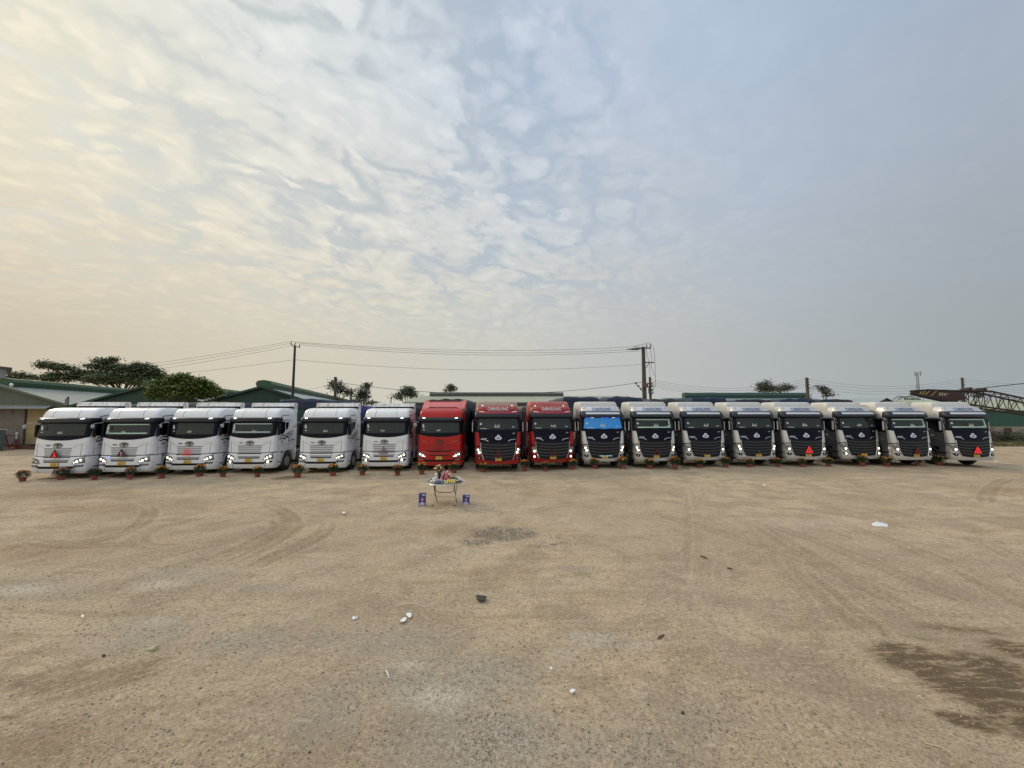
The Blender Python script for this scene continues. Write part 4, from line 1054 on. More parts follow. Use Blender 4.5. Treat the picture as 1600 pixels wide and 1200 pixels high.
add(a('white semi truck with a bright blue tarpaulin showing right behind its cab', pos(505.7, 20.8), R(2.5), PW, GW, rnd, tr=dict(length=8.0, top=3.62, tarp=TBB, hang=1.6, body=BOX_K), number='0063'), 498, 20.8)
add(a('white semi truck directly left of the all-red truck, brown triangle on its grille', pos(602.5, 21.4), R(3), PW, GW, rnd, fog=True, tr=dict(length=9.5, top=3.62, tarp=TNK, body=BOX_K), number='0003'), 597, 21.4)
add(a('all-red semi truck with red grille and tall roof spoiler, behind the folding table', pos(687.9, 21.7), R(1.5), PRA, GW, rnd, tr=dict(length=10, top=4.05, tarp=TNK, body=BOX_K, width=2.35, y0=2.9), spoiler='tall', emblem=EMG, grille=GRR, decal=False), 687.5, 21.7)
b = truck_b
add(b('red semi truck with black face and dusty beige roof, right of the all-red truck', pos(778.9, 21.2), R(6), True, GW, rnd, lights=('low','main'), tr=dict(length=11, top=3.40, tarp=TNK, body=BOX_K, yaw=R(2.5), y0=3.6), roofcol=mat('dusty_beige_roof', (.40,.29,.22), .55, dirt=((.32,.2,.16),.5,1.6))), 780, 21.2)
add(b('red semi truck with black face and lit fog lamps, left of the blue-windscreen truck', pos(863.1, 22.0), R(5), True, GW, rnd, fog=True, tr=dict(length=12, top=3.66, tarp=TG, body=BOX_K, y0=4.2, hang=.4)), 868, 22.0)
add(b('silver semi truck with a glowing blue windscreen and blue lamps over it', pos(942.9, 22.4), R(5), False, GW, rnd, glass='blue', lights=('low','main'), amber=True, bar=True, tr=dict(length=8.5, top=4.30, tarp=TB, body=BOX_G, yaw=R(-3))), 945, 22.4)
add(b('silver semi truck right of the blue-windscreen one, pale green strip round its windscreen', pos(1022.4, 22.6), R(3.5), False, GW, rnd, lights=('low','main'), strip=CUR, tr=dict(length=8.5, top=4.32, tarp=TB, body=BOX_G, yaw=R(-2))), 1025, 22.6)
add(b('silver semi truck with a grey-green cover behind, just right of the thick utility pole', pos(1100.5, 23.0), R(3), False, GW, rnd, tr=dict(length=8.5, top=4.18, tarp=TGN, body=BOX_G)), 1105, 23.0)
add(b('silver semi truck with a tiny triangle over its plate, fifth from the right end', pos(1179.7, 23.3), R(3), False, GW, rnd, lights=('low','main'), amber=False, tr=dict(length=11, top=4.30, tarp=TB, body=BOX_G)), 1184, 23.3)
add(b('silver semi truck with a bright red triangle, fourth from the right end', pos(1256.5, 23.3), R(-0.5), False, GW, rnd, strip=None, tr=dict(length=11, top=4.14, tarp=TNK, body=BOX_G)), 1265, 23.3)
add(b('silver semi truck with lit fog lamps, third from the right end', pos(1342.4, 23.6), R(2.5), False, GW, rnd, fog=True, tr=dict(length=11, top=4.22, tarp=TB, body=BOX_K)), 1349, 23.6)
add(b('silver semi truck with a dim dark red triangle, second from the right end', pos(1422.6, 23.1), R(3.5), False, GW, rnd, strip=CUR, tr=dict(length=11, top=4.14, tarp=TNK, body=BOX_K)), 1429, 23.1)
add(b('silver semi truck at the right end of the row, lettering on its roof side', pos(1515.2, 22.9), R(-1.5), False, GW, rnd, strip=CUR, side_text=True, tr=None), 1525, 22.9)

# ---------------------------------------------------------------- warning triangles hung on the grilles
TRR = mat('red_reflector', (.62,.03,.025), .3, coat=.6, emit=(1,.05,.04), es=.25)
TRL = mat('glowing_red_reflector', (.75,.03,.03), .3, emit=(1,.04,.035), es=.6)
TRD = mat('dull_red_reflector', (.16,.018,.015), .35, coat=.4)
TRK = mat('dark_triangle_back', (.05,.012,.012), .6)
def triangle(i, label, x, z, s, frame, back, mark, kind):
    t_, px, d = TR[i]; S = SA if kind == 'a' else SB
    Mw = Matrix.Translation(t_.location) @ Matrix.Rotation(t_.rotation_euler[2], 4, 'Z')
    p0 = S.at(x, z, 0.10); r_ = thing('warning_triangle', label, 'warning triangle', Mw @ Vector((p0.x, p0.y-.02, z)), t_.rotation_euler[2], 'warning triangles hung on truck grilles')
    h = s*.88; o = MB()
    P = [(-s/2, 0), (s/2, 0), (0, h)]; cx, cz = 0, h/3; k_ = .70 if back is not None else .78; Q = [(cx+(p[0]-cx)*k_, cz+(p[1]-cz)*k_) for p in P]
    vs = [(p[0], y, p[1]) for y in (-.012, .012) for p in P]+[(q[0], y, q[1]) for y in (-.012, .012) for q in Q]
    fs = []
    for i_ in range(3):
        j = (i_+1) % 3; fs += [(i_, j, 6+j, 6+i_), (3+j, 3+i_, 9+i_, 9+j), (i_, 3+i_, 3+j, j), (6+j, 9+j, 9+i_, 6+i_)]
    o.add(vs, fs); o.build('triangle_frame', frame, r_)
    if back is not None:
        o = MB(); o.prism([(q[0], q[1]) for q in Q], .0, .01, 'y'); o.build('triangle_board', back, r_)
    if mark is not None:
        o = MB(); w = s*.035
        o.prism([(-w, h*.26), (w, h*.26), (w*1.5, h*.60), (-w*1.5, h*.60)], -.02, -.005, 'y'); o.prism([(-w, h*.16), (w, h*.16), (w, h*.22), (-w, h*.22)], -.02, -.005, 'y')
        if mark is TRL or frame is TRD:
            o.prism([(-s*.16, h*.14), (-s*.08, h*.14), (-s*.05, h*.34), (-s*.09, h*.30)], -.02, -.005, 'y'); o.prism([(s*.16, h*.14), (s*.08, h*.14), (s*.05, h*.34), (s*.09, h*.30)], -.02, -.005, 'y')
        o.build('exclamation_mark', mark, r_)
    return r_
triangle(0, 'dark red triangle with glowing red mark on the grille of the leftmost white truck', .02, 1.03, .47, TRD, TRK, TRL, 'a')
triangle(1, 'dark triangle with faint mark on the truck with the green windscreen strip', .02, 1.03, .45, TRK, TRD, TXW, 'a')
triangle(2, 'bright red crumpled triangle on the grille of the third white truck from the left', -.02, 1.02, .46, TRR, None, TRR, 'a')
triangle(5, 'brown-red triangle on the grille of the white truck beside the all-red truck', .0, .98, .46, TRD, None, TRD, 'a')
triangle(6, 'red triangle that almost vanishes against the grille of the all-red truck', .0, 1.10, .42, PR, None, PR, 'a')
triangle(7, 'thin red outline triangle on the black grille of the beige-roofed red truck', .0, .82, .42, TRD, None, TRD, 'b')
triangle(8, 'thin red outline triangle on the black grille of the red truck beside the blue-windscreen truck', .02, .80, .42, TRD, None, TRD, 'b')
triangle(10, 'faint brown triangle on the grille of the silver truck just right of the blue-windscreen truck', .02, .80, .40, TRD, None, None, 'b')
triangle(12, 'tiny grey triangle above the plate of the silver truck fifth from the right end', .0, .80, .16, mat('grey_triangle', (.16,.14,.14), .5), None, None, 'b')
triangle(13, 'bright glowing red triangle on the fourth silver truck from the right end', .0, .83, .45, TRL, TRD, TRL, 'b')
triangle(15, 'dim dark red triangle on the grille of the second silver truck from the right', .0, .78, .46, TRD, TRK, TRD, 'b')
triangle(16, 'bright red triangle on the grille of the silver truck at the right end', .0, .84, .44, TRL, TRD, TRL, 'b')

# ---------------------------------------------------------------- flower pots
POT = mat('terracotta_pot', (.22,.055,.035), .7, var=.2, vs=4, dirt=((.22,.14,.1),.4,5))
LFA = mat('marigold_leaf_dark', (.018,.040,.012), .6, var=.3, vs=6); LFB = mat('marigold_leaf_light', (.045,.078,.020), .6, var=.3, vs=6)
FLO = mat('orange_bloom', (.72,.26,.035), .7, var=.25, vs=9); FLY = mat('yellow_bloom', (.74,.36,.05), .7, var=.2, vs=9); FLP = mat('faded_pink_bloom', (.58,.30,.22), .8, var=.25, vs=9); FLR = mat('rust_bloom', (.34,.10,.03), .8, var=.25, vs=9)
def make_pot(seed, cols, wide=1.0, h=.62):
    rr = random.Random(seed)
    root = thing('flower_pot', 'tmp', 'flower pot', (0,0,0), 0, 'potted marigolds in a line before the trucks')
    o = MB(); o.lathe([(.125,0),(.155,.19),(.172,.195),(.175,.24),(.155,.24),(.145,.22),(.02,.215)], (0,0,0), 'z', 20); o.build('pot', POT, root, True)
    o = MB(); cz = .42; 
    def leaf(p, d, L, w, mi):
        d = d.normalized(); s_ = d.cross(Vector((rr.uniform(-1,1), rr.uniform(-1,1), rr.uniform(-1,1)))).normalized()*w
        o.add([p, p+d*L*.5+s_, p+d*L, p+d*L*.5-s_], [(0,1,2,3)], mi)
    for k in range(900):
        a = rr.uniform(0, 2*PI); e = math.asin(rr.uniform(-.75, 1)); rad = (.15+.85*rr.random()**.6)
        dirv = Vector((math.cos(a)*math.cos(e), math.sin(a)*math.cos(e), math.sin(e)))
        lump = 1+.22*mnoise.noise(dirv*2.3+Vector((seed, 0, 0)))
        p = Vector((dirv.x*.265*wide*lump*rad, dirv.y*.265*wide*lump*rad, cz+dirv.z*.215*rad*lump))
        if p.z < .28 and math.hypot(p.x, p.y) < .17: continue
        leaf(p, dirv+Vector((rr.uniform(-.6,.6), rr.uniform(-.6,.6), rr.uniform(-.3,.5))), rr.uniform(.05,.085), rr.uniform(.010,.018), 0 if rr.random() < .6 else 1)
    for k in range(9):
        a = rr.uniform(0, 2*PI); o.tube([(0,0,.23), (math.cos(a)*.08, math.sin(a)*.08, .34), (math.cos(a)*.2, math.sin(a)*.2, .46)], .006, 4, 1)
    o.build('foliage', [LFA, LFB], root)
    o = MB()
    for k in range(40):
        a = rr.uniform(0, 2*PI); q = math.sqrt(rr.random())*.25*wide; z = cz+.20*math.sqrt(max(0, 1-(q/(.275*wide))**2))+rr.uniform(-.01, .05)
        r = rr.uniform(.024, .040); c = Vector((math.cos(a)*q, math.sin(a)*q, z)); mi = 0 if rr.random() < .65 else 1
        o.lathe([(r*.3, -r*.5), (r*.9, -r*.15), (r, r*.15), (r*.6, r*.5), (r*.1, r*.6)], c, 'z', 7, mi)
    o.build('blooms', cols, root, True)
    return root
pots_px = [(35,752),(95,750.5),(147,749),(203,748),(252,747),(312,746),(348,746),(402,744.5),(465,746),(520,744),(566,743),(621,742),(659,741),(709,739),(755,738),(820,736),(852,735.5),(895,734),(929,733),(973,733),(1015,732.5),(1055,732),(1094,731),(1134,730.5),(1172,730),(1215,729.5),(1254,729.5),(1295,729.5),(1347,728.5),(1386,728.5),(1434,728.5),(1467,727.5)]
plab = ['dull reddish potted marigold standing alone at the left end, left of the leftmost truck','wide potted plant with faded pink blooms before the plate of the leftmost truck','dark leafy pot with almost no blooms in the gap after the leftmost truck',
 'potted marigold with sparse dull blooms before the centre of the second white truck','potted marigold between the second and third white trucks from the left','potted marigold before the right headlamp of the third white truck from the left','fuller potted marigold just left of the fourth white truck, right beside another pot','potted marigold before the grille of the white truck with the pale blue windscreen strip',
 'potted marigold beside a dark wet patch in the widest gap between white trucks','potted marigold before the middle of the fifth white truck from the left','potted marigold in the gap between the fifth and sixth white trucks','potted marigold before the right half of the white truck beside the all-red one','potted marigold before the left headlamp of the all-red truck, left above the folding table',
 'potted marigold before the right headlamp of the all-red truck, right above the folding table','potted marigold before the left headlamp of the beige-roofed red truck','potted marigold in the gap between the two black-faced red trucks','potted marigold under the triangle of the second black-faced red truck','potted marigold left of the blue-windscreen truck, by the headlamp of the red truck',
 'potted marigold under the number plate of the blue-windscreen truck','tall full potted marigold right of the blue-windscreen truck','potted marigold under the number plate of the silver truck right of the blue-windscreen one','potted marigold between the second and third silver trucks, left of a small dark ground patch','potted marigold before the left half of the third silver truck','potted marigold in the gap after the third silver truck',
 'potted marigold before the plate of the silver truck with the tiny triangle','potted marigold just left of the fourth silver truck from the right end','potted marigold under the bright red triangle of the silver truck fourth from the right end','tall loose potted marigold just right of the silver truck fourth from the right end','potted marigold hiding part of the plate of the third truck from the right end',
 'wide potted marigold between the third and second trucks from the right end','potted marigold hiding the lower plate of the second truck from the right end','pale orange potted marigold at the right end of the line of pots']
protos = [make_pot(1, [FLR, FLO], 1.05), make_pot(2, [FLP, FLR], 1.15), make_pot(3, [FLR, LFB], 1.1), make_pot(4, [FLO, FLR]), make_pot(5, [FLO, FLY]), make_pot(6, [FLO, FLY], .95), make_pot(7, [FLO, FLR], 1.05), make_pot(8, [FLO, FLR], 1.1)]
used = set(); rr = random.Random(4)
for i, (px, py) in enumerate(pots_px):
    k = {0:0, 1:1, 2:2, 3:6, 31:1}.get(i, 3+(i*3) % 5)
    src = protos[k]
    if k in used: o = copy_tree(src)
    else: o = src; used.add(k)
    p = gnd(px, py); o.location = (p.x, p.y, 0); o.rotation_euler = (0, 0, rr.uniform(0, 6.28)); s_ = rr.uniform(.80, 1.0); o.scale = (s_*rr.uniform(.9, 1.12), s_, s_*rr.uniform(.92, 1.08)); o['label'] = plab[i]
for k, o in enumerate(protos):
    if k not in used:
        for ch in list(o.children): bpy.data.objects.remove(ch)
        bpy.data.objects.remove(o)
# ================================================================ BUILDINGS
RF1 = ribbed('weathered_grey_roof', (.27,.285,.25), .5, 1, .55, depth=.35, dirt=(.15,.13,.10), da=.45, lines=.25)
RF2 = ribbed('pale_green_roof', (.30,.35,.335), .5, 1, .5, depth=.35, dirt=(.17,.17,.15), da=.4, lines=.25)
RFX = ribbed('olive_sheet_roof', (.33,.34,.25), .5, 0, .55, depth=.35, dirt=(.2,.18,.13), da=.4, lines=.25)
RFT = ribbed('faded_teal_roof', (.19,.25,.24), .5, 0, .55, depth=.35, dirt=(.14,.14,.12), da=.4, lines=.25)
GMO = ribbed('green_ridge_vent', (.030,.085,.038), .6, 1, .5, depth=.3, dirt=(.07,.07,.05), da=.3)
GMX = ribbed('dull_ridge_vent', (.10,.115,.105), .6, 0, .55, depth=.3, dirt=(.08,.07,.06), da=.4)
GMT = ribbed('dark_green_ridge_vent', (.03,.075,.06), .6, 0, .5, depth=.3, dirt=(.07,.07,.06), da=.3)
GWL = ribbed('dark_green_sheet_wall', (.010,.052,.032), .9, 0, .5, depth=.4, dirt=(.03,.05,.03), da=.4, lines=.6)
GRG = ribbed('grey_green_sheet_wall', (.125,.145,.10), .3, 0, .6, depth=.3, dirt=(.10,.10,.07), da=.4, lines=.15)
WBE = mat('yellowed_board_wall', (.42,.31,.15), .8, var=.15, vs=1.2, bump=.3, bs=8, dirt=((.16,.12,.07),.6,.9))
WRS = mat('rust_streaked_sheet', (.20,.175,.15), .7, var=.25, vs=1.5, bump=.3, bs=6, dirt=((.13,.06,.03),.85,1.4))
DKR = mat('dark_red_door', (.060,.014,.012), .7, var=.3, vs=2)
AWN = mat('awning_sheet', (.25,.265,.24), .6, var=.2, vs=2, dirt=((.12,.11,.09),.5,2))
DWL = ribbed('slate_sheet_wall', (.050,.060,.062), .5, 0, .6, depth=.3, dirt=(.04,.04,.04), da=.4, lines=.4)
MAS = mat('stained_masonry', (.30,.28,.24), .85, var=.2, vs=.8, bump=.4, bs=10, dirt=((.11,.10,.07),.7,.8))
CON = mat('aged_concrete_pole', (.085,.075,.062), .85, var=.25, vs=1.5, bump=.3, bs=12, dirt=((.05,.045,.035),.6,1.5))
WDP = mat('dark_pole', (.055,.045,.038), .85, var=.3, vs=2)
WIR = mat('cable_black', (.03,.03,.03), .6)
INS = mat('dark_insulator', (.045,.035,.03), .35)

def gable_house(label, cx, D_, yaw, hs, za, ze, length, wall, roof, vent, front_extra=None, vent_len=None, vent_w=1.0):
    r = thing('warehouse', label, 'warehouse', (cx, D_, 0), yaw)
    o = MB(); o.prism([(-hs+.1,0),(hs-.1,0),(hs-.1,ze-.05),(0,za-.08),(-hs+.1,ze-.05)], .0, length, 'y'); o.build('wall', wall, r)
    o = MB()
    for sg in (-1, 1):
        o.prism([(0,za),(sg*(hs+.25),ze-.08),(sg*(hs+.25),ze-.02),(0,za+.07)], -.35, length+.3, 'y')
    rf = o.build('roof', roof, r)
    o = MB()
    for sg in (-1, 1): o.prism([(0,za-.10),(sg*(hs+.25),ze-.20),(sg*(hs+.25),ze+.0),(0,za+.10)], -.40, -.355, 'y')
    o.build('barge_board', wall, r)
    if vent:
        w = vent_w; o = MB(); o.prism([(-.5*w,za-.1),(.5*w,za-.1),(.66*w,za+.30),(.52*w,za+.58),(0,za+.66),(-.52*w,za+.58),(-.66*w,za+.30)], .2, vent_len or length, 'y'); o.build('ridge_vent', vent, rf)
    if front_extra: front_extra(r)
    return r
YW = R(15.5)
def front1(r):
    # local x: -6..6 on the gable
    o = MB(); o.box(-5.3,5.3,-.03,-.005,.0,3.55); o.build('board_wall', WBE, r)
    o = MB(); o.box(.05,1.95,-.07,-.035,.25,3.6); o.build('sheet_panel', WRS, r)
    o = MB(); o.box(-5.2,.0,-.06,-.035,.0,3.6); o.build('door', DKR, r)
    o = MB(); o.box(1.95,2.07,-.10,-.02,0,3.65); o.build('post', WDP, r); o = MB(); o.box(5.0,5.1,-.10,-.02,0,3.65); o.build('post', WDP, r)
    o = MB(); o.prism([(-.9,3.55),(-.02,3.85),(-.02,3.90),(-.9,3.62)], -5.2, 3.9, 'x'); o.build('awning', AWN, r)
    o = MB()
    for k in range(4): o.box(-5+k*2.2,-4.95+k*2.2,-.85,-.8,3.2,3.58)
    o.box(-5.2,5.3,-.12,-.032,.25,.40); o.build('rail', WDP, r)
g1 = gable_house('grey-green gabled warehouse with yellowed board wall left of the leftmost truck', -45.7, 34.2, YW, 5.9, 5.68, 3.62, 50, GRG, RF1, GMO, front1)
g2 = gable_house('dark green gabled warehouse partly hidden by the bright green tree', -34.1, 36.0, YW, 5.8, 5.72, 3.72, 50, GWL, RF2, GMO)
g3 = gable_house('dark green gabled warehouse with long ridge vent behind the left utility pole', -22.9, 35.2, YW, 5.9, 5.58, 3.62, 50, GWL, RF2, GMO)
def long_shed(label, x0, x1, xr0, xr1, D0, D1, ze, zr, wall, roof, vent=None, vx=None, vz=.6, gap=0):
    r = thing('shed', label, 'shed', ((x0+x1)/2, D0, 0), 0); cx = (x0+x1)/2; dd = D1-D0
    o = MB(); o.box(x0-cx+.2, x1-cx-.2, .15, 2*dd-.15, gap, ze-.02); o.build('wall', wall, r)
    o = MB(); a, b_ = xr0-cx, xr1-cx; l, q = x0-cx, x1-cx
    o.add([(l,0,ze),(q,0,ze),(b_,dd,zr),(a,dd,zr),(l,2*dd,ze),(q,2*dd,ze),(l,0,ze-.15),(q,0,ze-.15),(l,2*dd,ze-.15),(q,2*dd,ze-.15)], [(0,1,2,3),(3,2,5,4),(0,3,4),(1,5,2),(6,7,1,0),(7,9,5,1),(9,8,4,5),(8,6,0,4),(6,8,9,7)])
    rf = o.build('roof', roof, r)
    if vent:
        o = MB(); o.prism([(dd-.6,zr-.15),(dd-.75,zr+vz*.5),(dd-.55,zr+vz),(dd+.55,zr+vz),(dd+.75,zr+vz*.5),(dd+.6,zr-.15)], vx[0]-cx, vx[1]-cx, 'x'); o.build('ridge_vent', vent, rf)
    return r
b4 = long_shed('low slate-walled shed with olive roof and grey ridge vent behind the red trucks', -17.6, 22, -16.3, 21, 62, 70, 4.95, 6.30, DWL, RFX, GMX, (-14.9, 9.3), .62)
b5 = long_shed('wide teal-roofed shed with dark green ridge vent behind the silver trucks', 28, 60, 29.5, 58, 66, 75, 4.55, 6.15, DWL, RFT, GMT, (33.5, 57), .95)
def small_gable():
    r = thing('shed', 'small green gabled shed far behind between the two street poles on the right', 'shed', (68, 70, 0), R(20))
    o = MB(); o.prism([(-4,0),(4,0),(4,4.6),(0,5.8),(-4,4.6)], 0, 12, 'y'); o.build('wall', GWL, r)
    o = MB()
    for sg, in ((-1,), (1,)): o.prism([(0,5.86),(sg*4.3,4.55),(sg*4.3,4.62),(0,5.95)], -.3, 12.3, 'y')
    o.build('roof', RF2, r)
small_gable()
long_shed('low tan-roofed shed behind the tip of the crane boom', 61, 80, 62, 79, 60.5, 64, 4.35, 5.05, DWL, mat('tan_roof', (.30,.275,.21), .7, var=.2))
def rshed():
    r = thing('shed', 'green sheet-walled shed on a stained low wall at the right edge behind the crane boom', 'shed', (53.0, 44, 0), 0)
    o = MB(); o.box(0, 26, 0, .2, 0, 1.72); o.box(0, .2, .2, 12, 0, 1.72); o.build('low_wall', MAS, r)
    o = MB(); o.box(-.05, 26, -.06, .05, 1.70, 3.52); o.box(-.05,.06,.05,12,1.7,3.52); o.build('sheet_wall', ribbed('sea_green_sheet_wall', (.016,.095,.062), .5, 0, .5, depth=.4, dirt=(.02,.05,.035), da=.5, lines=.3), r)
    o = MB(); o.add([(-.3,-.4,3.50),(26,-.4,3.50),(26,10,5.0),(.8,10,5.0),(-.3,-.4,3.44),(26,-.4,3.44),(26,10,4.9),(.8,10,4.9)], [(0,1,2,3),(4,7,6,5),(0,4,5,1),(3,7,4,0),(1,5,6,2)]); o.build('roof', ribbed('lime_grey_roof', (.36,.39,.26), .5, 0, .6, depth=.3, dirt=(.2,.2,.13), da=.4), r)
    for k in range(3):
        o = MB(); o.box(3+k*3.1, 3.9+k*3.1, -.03, -.004, .9, 1.5); o.build('wall_opening', mat('rust_brown_opening', (.09,.05,.035), .8), r)
rshed()
def tower_left():
    p = at(11, 572, 41); r = thing('building', 'tall pale sheet-clad building at the far left edge above the warehouse roof', 'building', (p.x-6*math.cos(R(54)), 41-6*math.sin(R(54)), 0), R(54))
    o = MB(); o.box(-6, 6, 0, 9, 0, p.z-.2); o.build('wall', ribbed('pale_grey_cladding', (.30,.30,.27), .3, 2, .6, depth=.3, dirt=(.2,.19,.16), da=.4, lines=.15), r)
    o = MB(); o.prism([(-6.2,p.z+.9),(6.35,p.z-.15),(6.35,p.z-.32),(-6.2,p.z+.72)], -.3, 9.3, 'y'); o.build('roof', mat('dark_roof_edge', (.07,.075,.07), .6), r)
    o = MB(); o.tube([(6.3,-.25,p.z-.25),(6.2,-.2,p.z-.8),(6.05,-.1,p.z-1.2),(6.05,-.1,.2)], .06, 6); o.build('drain_pipe', CON, r)
tower_left()
# small lamp on the left warehouse's peak, service pole at its corner
p = at(18, 600, 33.6); r = thing('globe_lamp', 'small white round lamp at the peak of the grey-green warehouse', 'lamp', (p.x, 33.6, p.z-.1))
o = MB(); o.lathe([(.02,-.15),(.10,-.08),(.14,.02),(.10,.12),(.02,.16)], (0,0,0), 'z', 10); o.build('globe', mat('white_globe', (.75,.75,.72), .4), r, True)
o = MB(); o.tube([(0,0,-.14),(0,.55,-.3)], .02, 5); o.build('bracket', WDP, r)
p = at(106.5, 620, 33.0); r = thing('service_pole', 'short dark service pole at the corner between warehouse and leftmost truck', 'pole', (p.x, 33.0, 0))
o = MB(); o.tube([(0,0,0),(0,0,p.z)], .07, 8); o.build('pole', WDP, r); o = MB(); o.box(-.14,.14,-.12,.0,p.z-.75,p.z-.15,.02); o.build('meter_box', mat('grey_meter_box', (.14,.14,.14), .5), r)

# ================================================================ POLES AND WIRES
def P(px, py, D_): return at(px, py, D_)
def pole(label, px, py, D_, r0, r1, name='utility_pole', m_=None, lean=0.0):
    p = P(px, py, D_); r = thing(name, label, 'utility pole', (p.x, D_, 0)); o = MB()
    o.tube([(lean, 0, -.2), (lean*.5, 0, p.z*.5), (0, 0, p.z)], [r0, (r0+r1)/2, r1], 12); o.build('shaft', m_ or CON, r, True); return r, p
def insul(mb, c, s=1.0): mb.lathe([(.02*s,0),(.05*s,.03*s),(.03*s,.07*s),(.06*s,.11*s),(.03*s,.15*s),(.055*s,.19*s),(.02*s,.25*s)], c, 'z', 8)
p1, q1 = pole('slender dark utility pole with three upright insulators behind the fourth white truck', 461, 540, 34.4, .14, .09, lean=-.05, m_=WDP)
o = MB(); o.tube([(-.42,0,q1.z+.12),(.42,.1,q1.z-.18)], .035, 6); o.build('crossarm', WDP, p1)
o = MB(); o.tube([(-.25,0,q1.z+.05),(0,0,q1.z-.45)], .015, 5); o.build('brace', WDP, p1)
for x, z in ((-.40,.12),(-.03,.04),(.38,-.14)):
    o = MB(); insul(o, (x, .05, q1.z+z)); o.build('insulator', INS, p1, True)
p2, q2 = pole('thick concrete utility pole with crossarms and hanging jumper cables behind the silver trucks', 1005, 542, 38.0, .26, .17)
o = MB(); o.box(-.75,.75,-.05,.05,q2.z-.18,q2.z-.08); o.build('crossarm', WDP, p2)
o = MB(); o.box(-.15,1.05,-.05,.05,q2.z-1.62,q2.z-1.53); o.build('crossarm', WDP, p2)
o = MB(); o.tube([(.15,0,q2.z-2.2),(.55,0,q2.z-1.6)], .03, 5); o.build('brace', WDP, p2)
for x in (.35, .70):
    o = MB(); insul(o, (x, 0, q2.z-.08), 1.3); o.build('insulator', INS, p2, True)
for k, (dx, dz) in enumerate(((-.45,-.22),(-.6,-.12),(-.5,-.02))):
    o = MB(); pts = [(-.1, (k-1)*.2, q2.z-.12), (-.1+dx*1.2, (k-1)*.3, q2.z-.12+dz*.8), (-.1+dx*2.6, (k-1)*.3, q2.z-.15+dz*.9)]
    o.tube(pts, [.05,.075,.04], 6); o.build('strain_insulator', INS, p2, True)
for k, pts in enumerate(([(.70,0,0.35),(1.0,.05,0),(1.15,.1,-1.0),(1.17,.1,-2.6),(1.10,0,-3.9),(.9,0,-4.2)], [(.72,0,.3),(.78,0,-1.2),(.80,.1,-2.0),(1.1,.1,-2.9)], [(.35,0,.2),(.30,0,-.6),(.55,0,-1.6),(.62,0,-2.9)], [(-1.2,0,-.3),(-.7,0,.1),(0,0,.25),(.7,0,.42)])):
    o = MB(); V_ = [Vector((a, b_, q2.z+c)) for a, b_, c in pts]; Q = []
    for i in range(len(V_)-1):
        a0 = V_[max(i-1,0)]; a1 = V_[i]; a2 = V_[i+1]; a3 = V_[min(i+2,len(V_)-1)]
        for k2 in range(5):
            t_ = k2/5; Q.append(.5*((2*a1)+(-a0+a2)*t_+(2*a0-5*a1+4*a2-a3)*t_*t_+(-a0+3*a1-3*a2+a3)*t_**3))
    Q.append(V_[-1]); o.tube(Q, .018, 5); o.build('jumper_cable', WIR, p2)
o = MB(); zf = q2.z-4.0
for k in range(3): o.box(-.85+k*.22,-.72+k*.22,-.05,.05,zf+.25-k*.28,zf+.45-k*.28,.01)
o.tube([(-1.0,0,zf+.5),(-.2,0,zf-.45)], .025, 5); o.build('fuse_rack', INS, p2)
o = MB(); o.box(-.30,.30,-.30,-.20,zf-.1,zf+.35,.03); o.tube([(.2,-.1,zf+.2),(.6,-.1,zf+.4),(.9,0,zf+.1)], .04, 6); o.build('terminal_box', mat('rusty_terminal_box', (.16,.085,.055), .7, var=.3), p2)
p2b, q2b = pole('shorter concrete pole standing close to the thick utility pole', 1015.5, 589, 40.5, .16, .12)
o = MB()
for k in range(4): o.box(-.3,.3,-.18,-.12,q2b.z-.7-k*.35,q2b.z-.62-k*.35)
o.build('bracket', INS, p2b)
o = MB()
for k in range(5):
    a = [(.25*math.cos(t_*.7+k), -.15, q2b.z-1.2-k*.12+.3*math.sin(t_*.7+k)) for t_ in range(8)]; o.tube(a, .018, 5)
o.build('cable_coil', WIR, p2b)
p3, q3 = pole('stubby concrete pole with a small lamp arm, between the two distant tree clumps', 1260.5, 590, 45, .22, .16)
o = MB()
for k in range(4): o.box(-.18,.18,-.22,-.16,q3.z-.25-k*.3,q3.z-.2-k*.3); 
o.build('bracket', INS, p3)
o = MB(); o.tube([(.15,0,q3.z-1.35),(.7,-.1,q3.z-1.05),(1.0,-.1,q3.z-.95)], .03, 6); la = o.build('lamp_arm', WDP, p3)
o = MB(); o.box(.85,1.25,-.2,.0,q3.z-.98,q3.z-.90,.02); o.build('lamp_head', WDP, la)
p4, q4 = pole('slim pole rising behind the crane boom', 1503, 590, 52, .17, .13)
o = MB()
for k in range(3): o.box(-.2,.2,-.2,-.14,q4.z-.3-k*.35,q4.z-.24-k*.35)
o.build('bracket', INS, p4)
p5, q5 = pole('short weathered pole in front of the distant tree between the fifth and sixth white trucks', 524.5, 591, 36.2, .15, .11)
o = MB(); o.box(-.12,.12,-.14,.02,q5.z-.1,q5.z+.12,.02); o.build('pole_cap', INS, p5)
for px, py, D_, lb in ((549,606,72,'small distant pole with crossarm beside the thin grey tree'), (611,620,95,'tiny distant pole left of the olive-roofed shed')):
    r, q = pole(lb, px, py, D_, .16, .12); o = MB(); o.box(-.9,.9,-.05,.05,q.z-.35,q.z-.25); o.box(-.9,-.84,-.04,.04,q.z-.25,q.z+.0); o.box(.84,.9,-.04,.04,q.z-.25,q.z+.0); o.build('crossarm', WDP, r)
_wc = [0]
def wire(label, a, b_, sag, r=.017, grp=None):
    r *= .8
    A = P(*a); B_ = P(*b_); o = MB(); pts = []
    for i in range(25):
        t_ = i/24; q = A.lerp(B_, t_); q.z -= 4*sag*t_*(1-t_); pts.append(q-A)
    o.tube(pts, r, 5); w = o.build('overhead_wire', WIR, None, True, loc=A); tag(w, label, 'wire', grp); return w
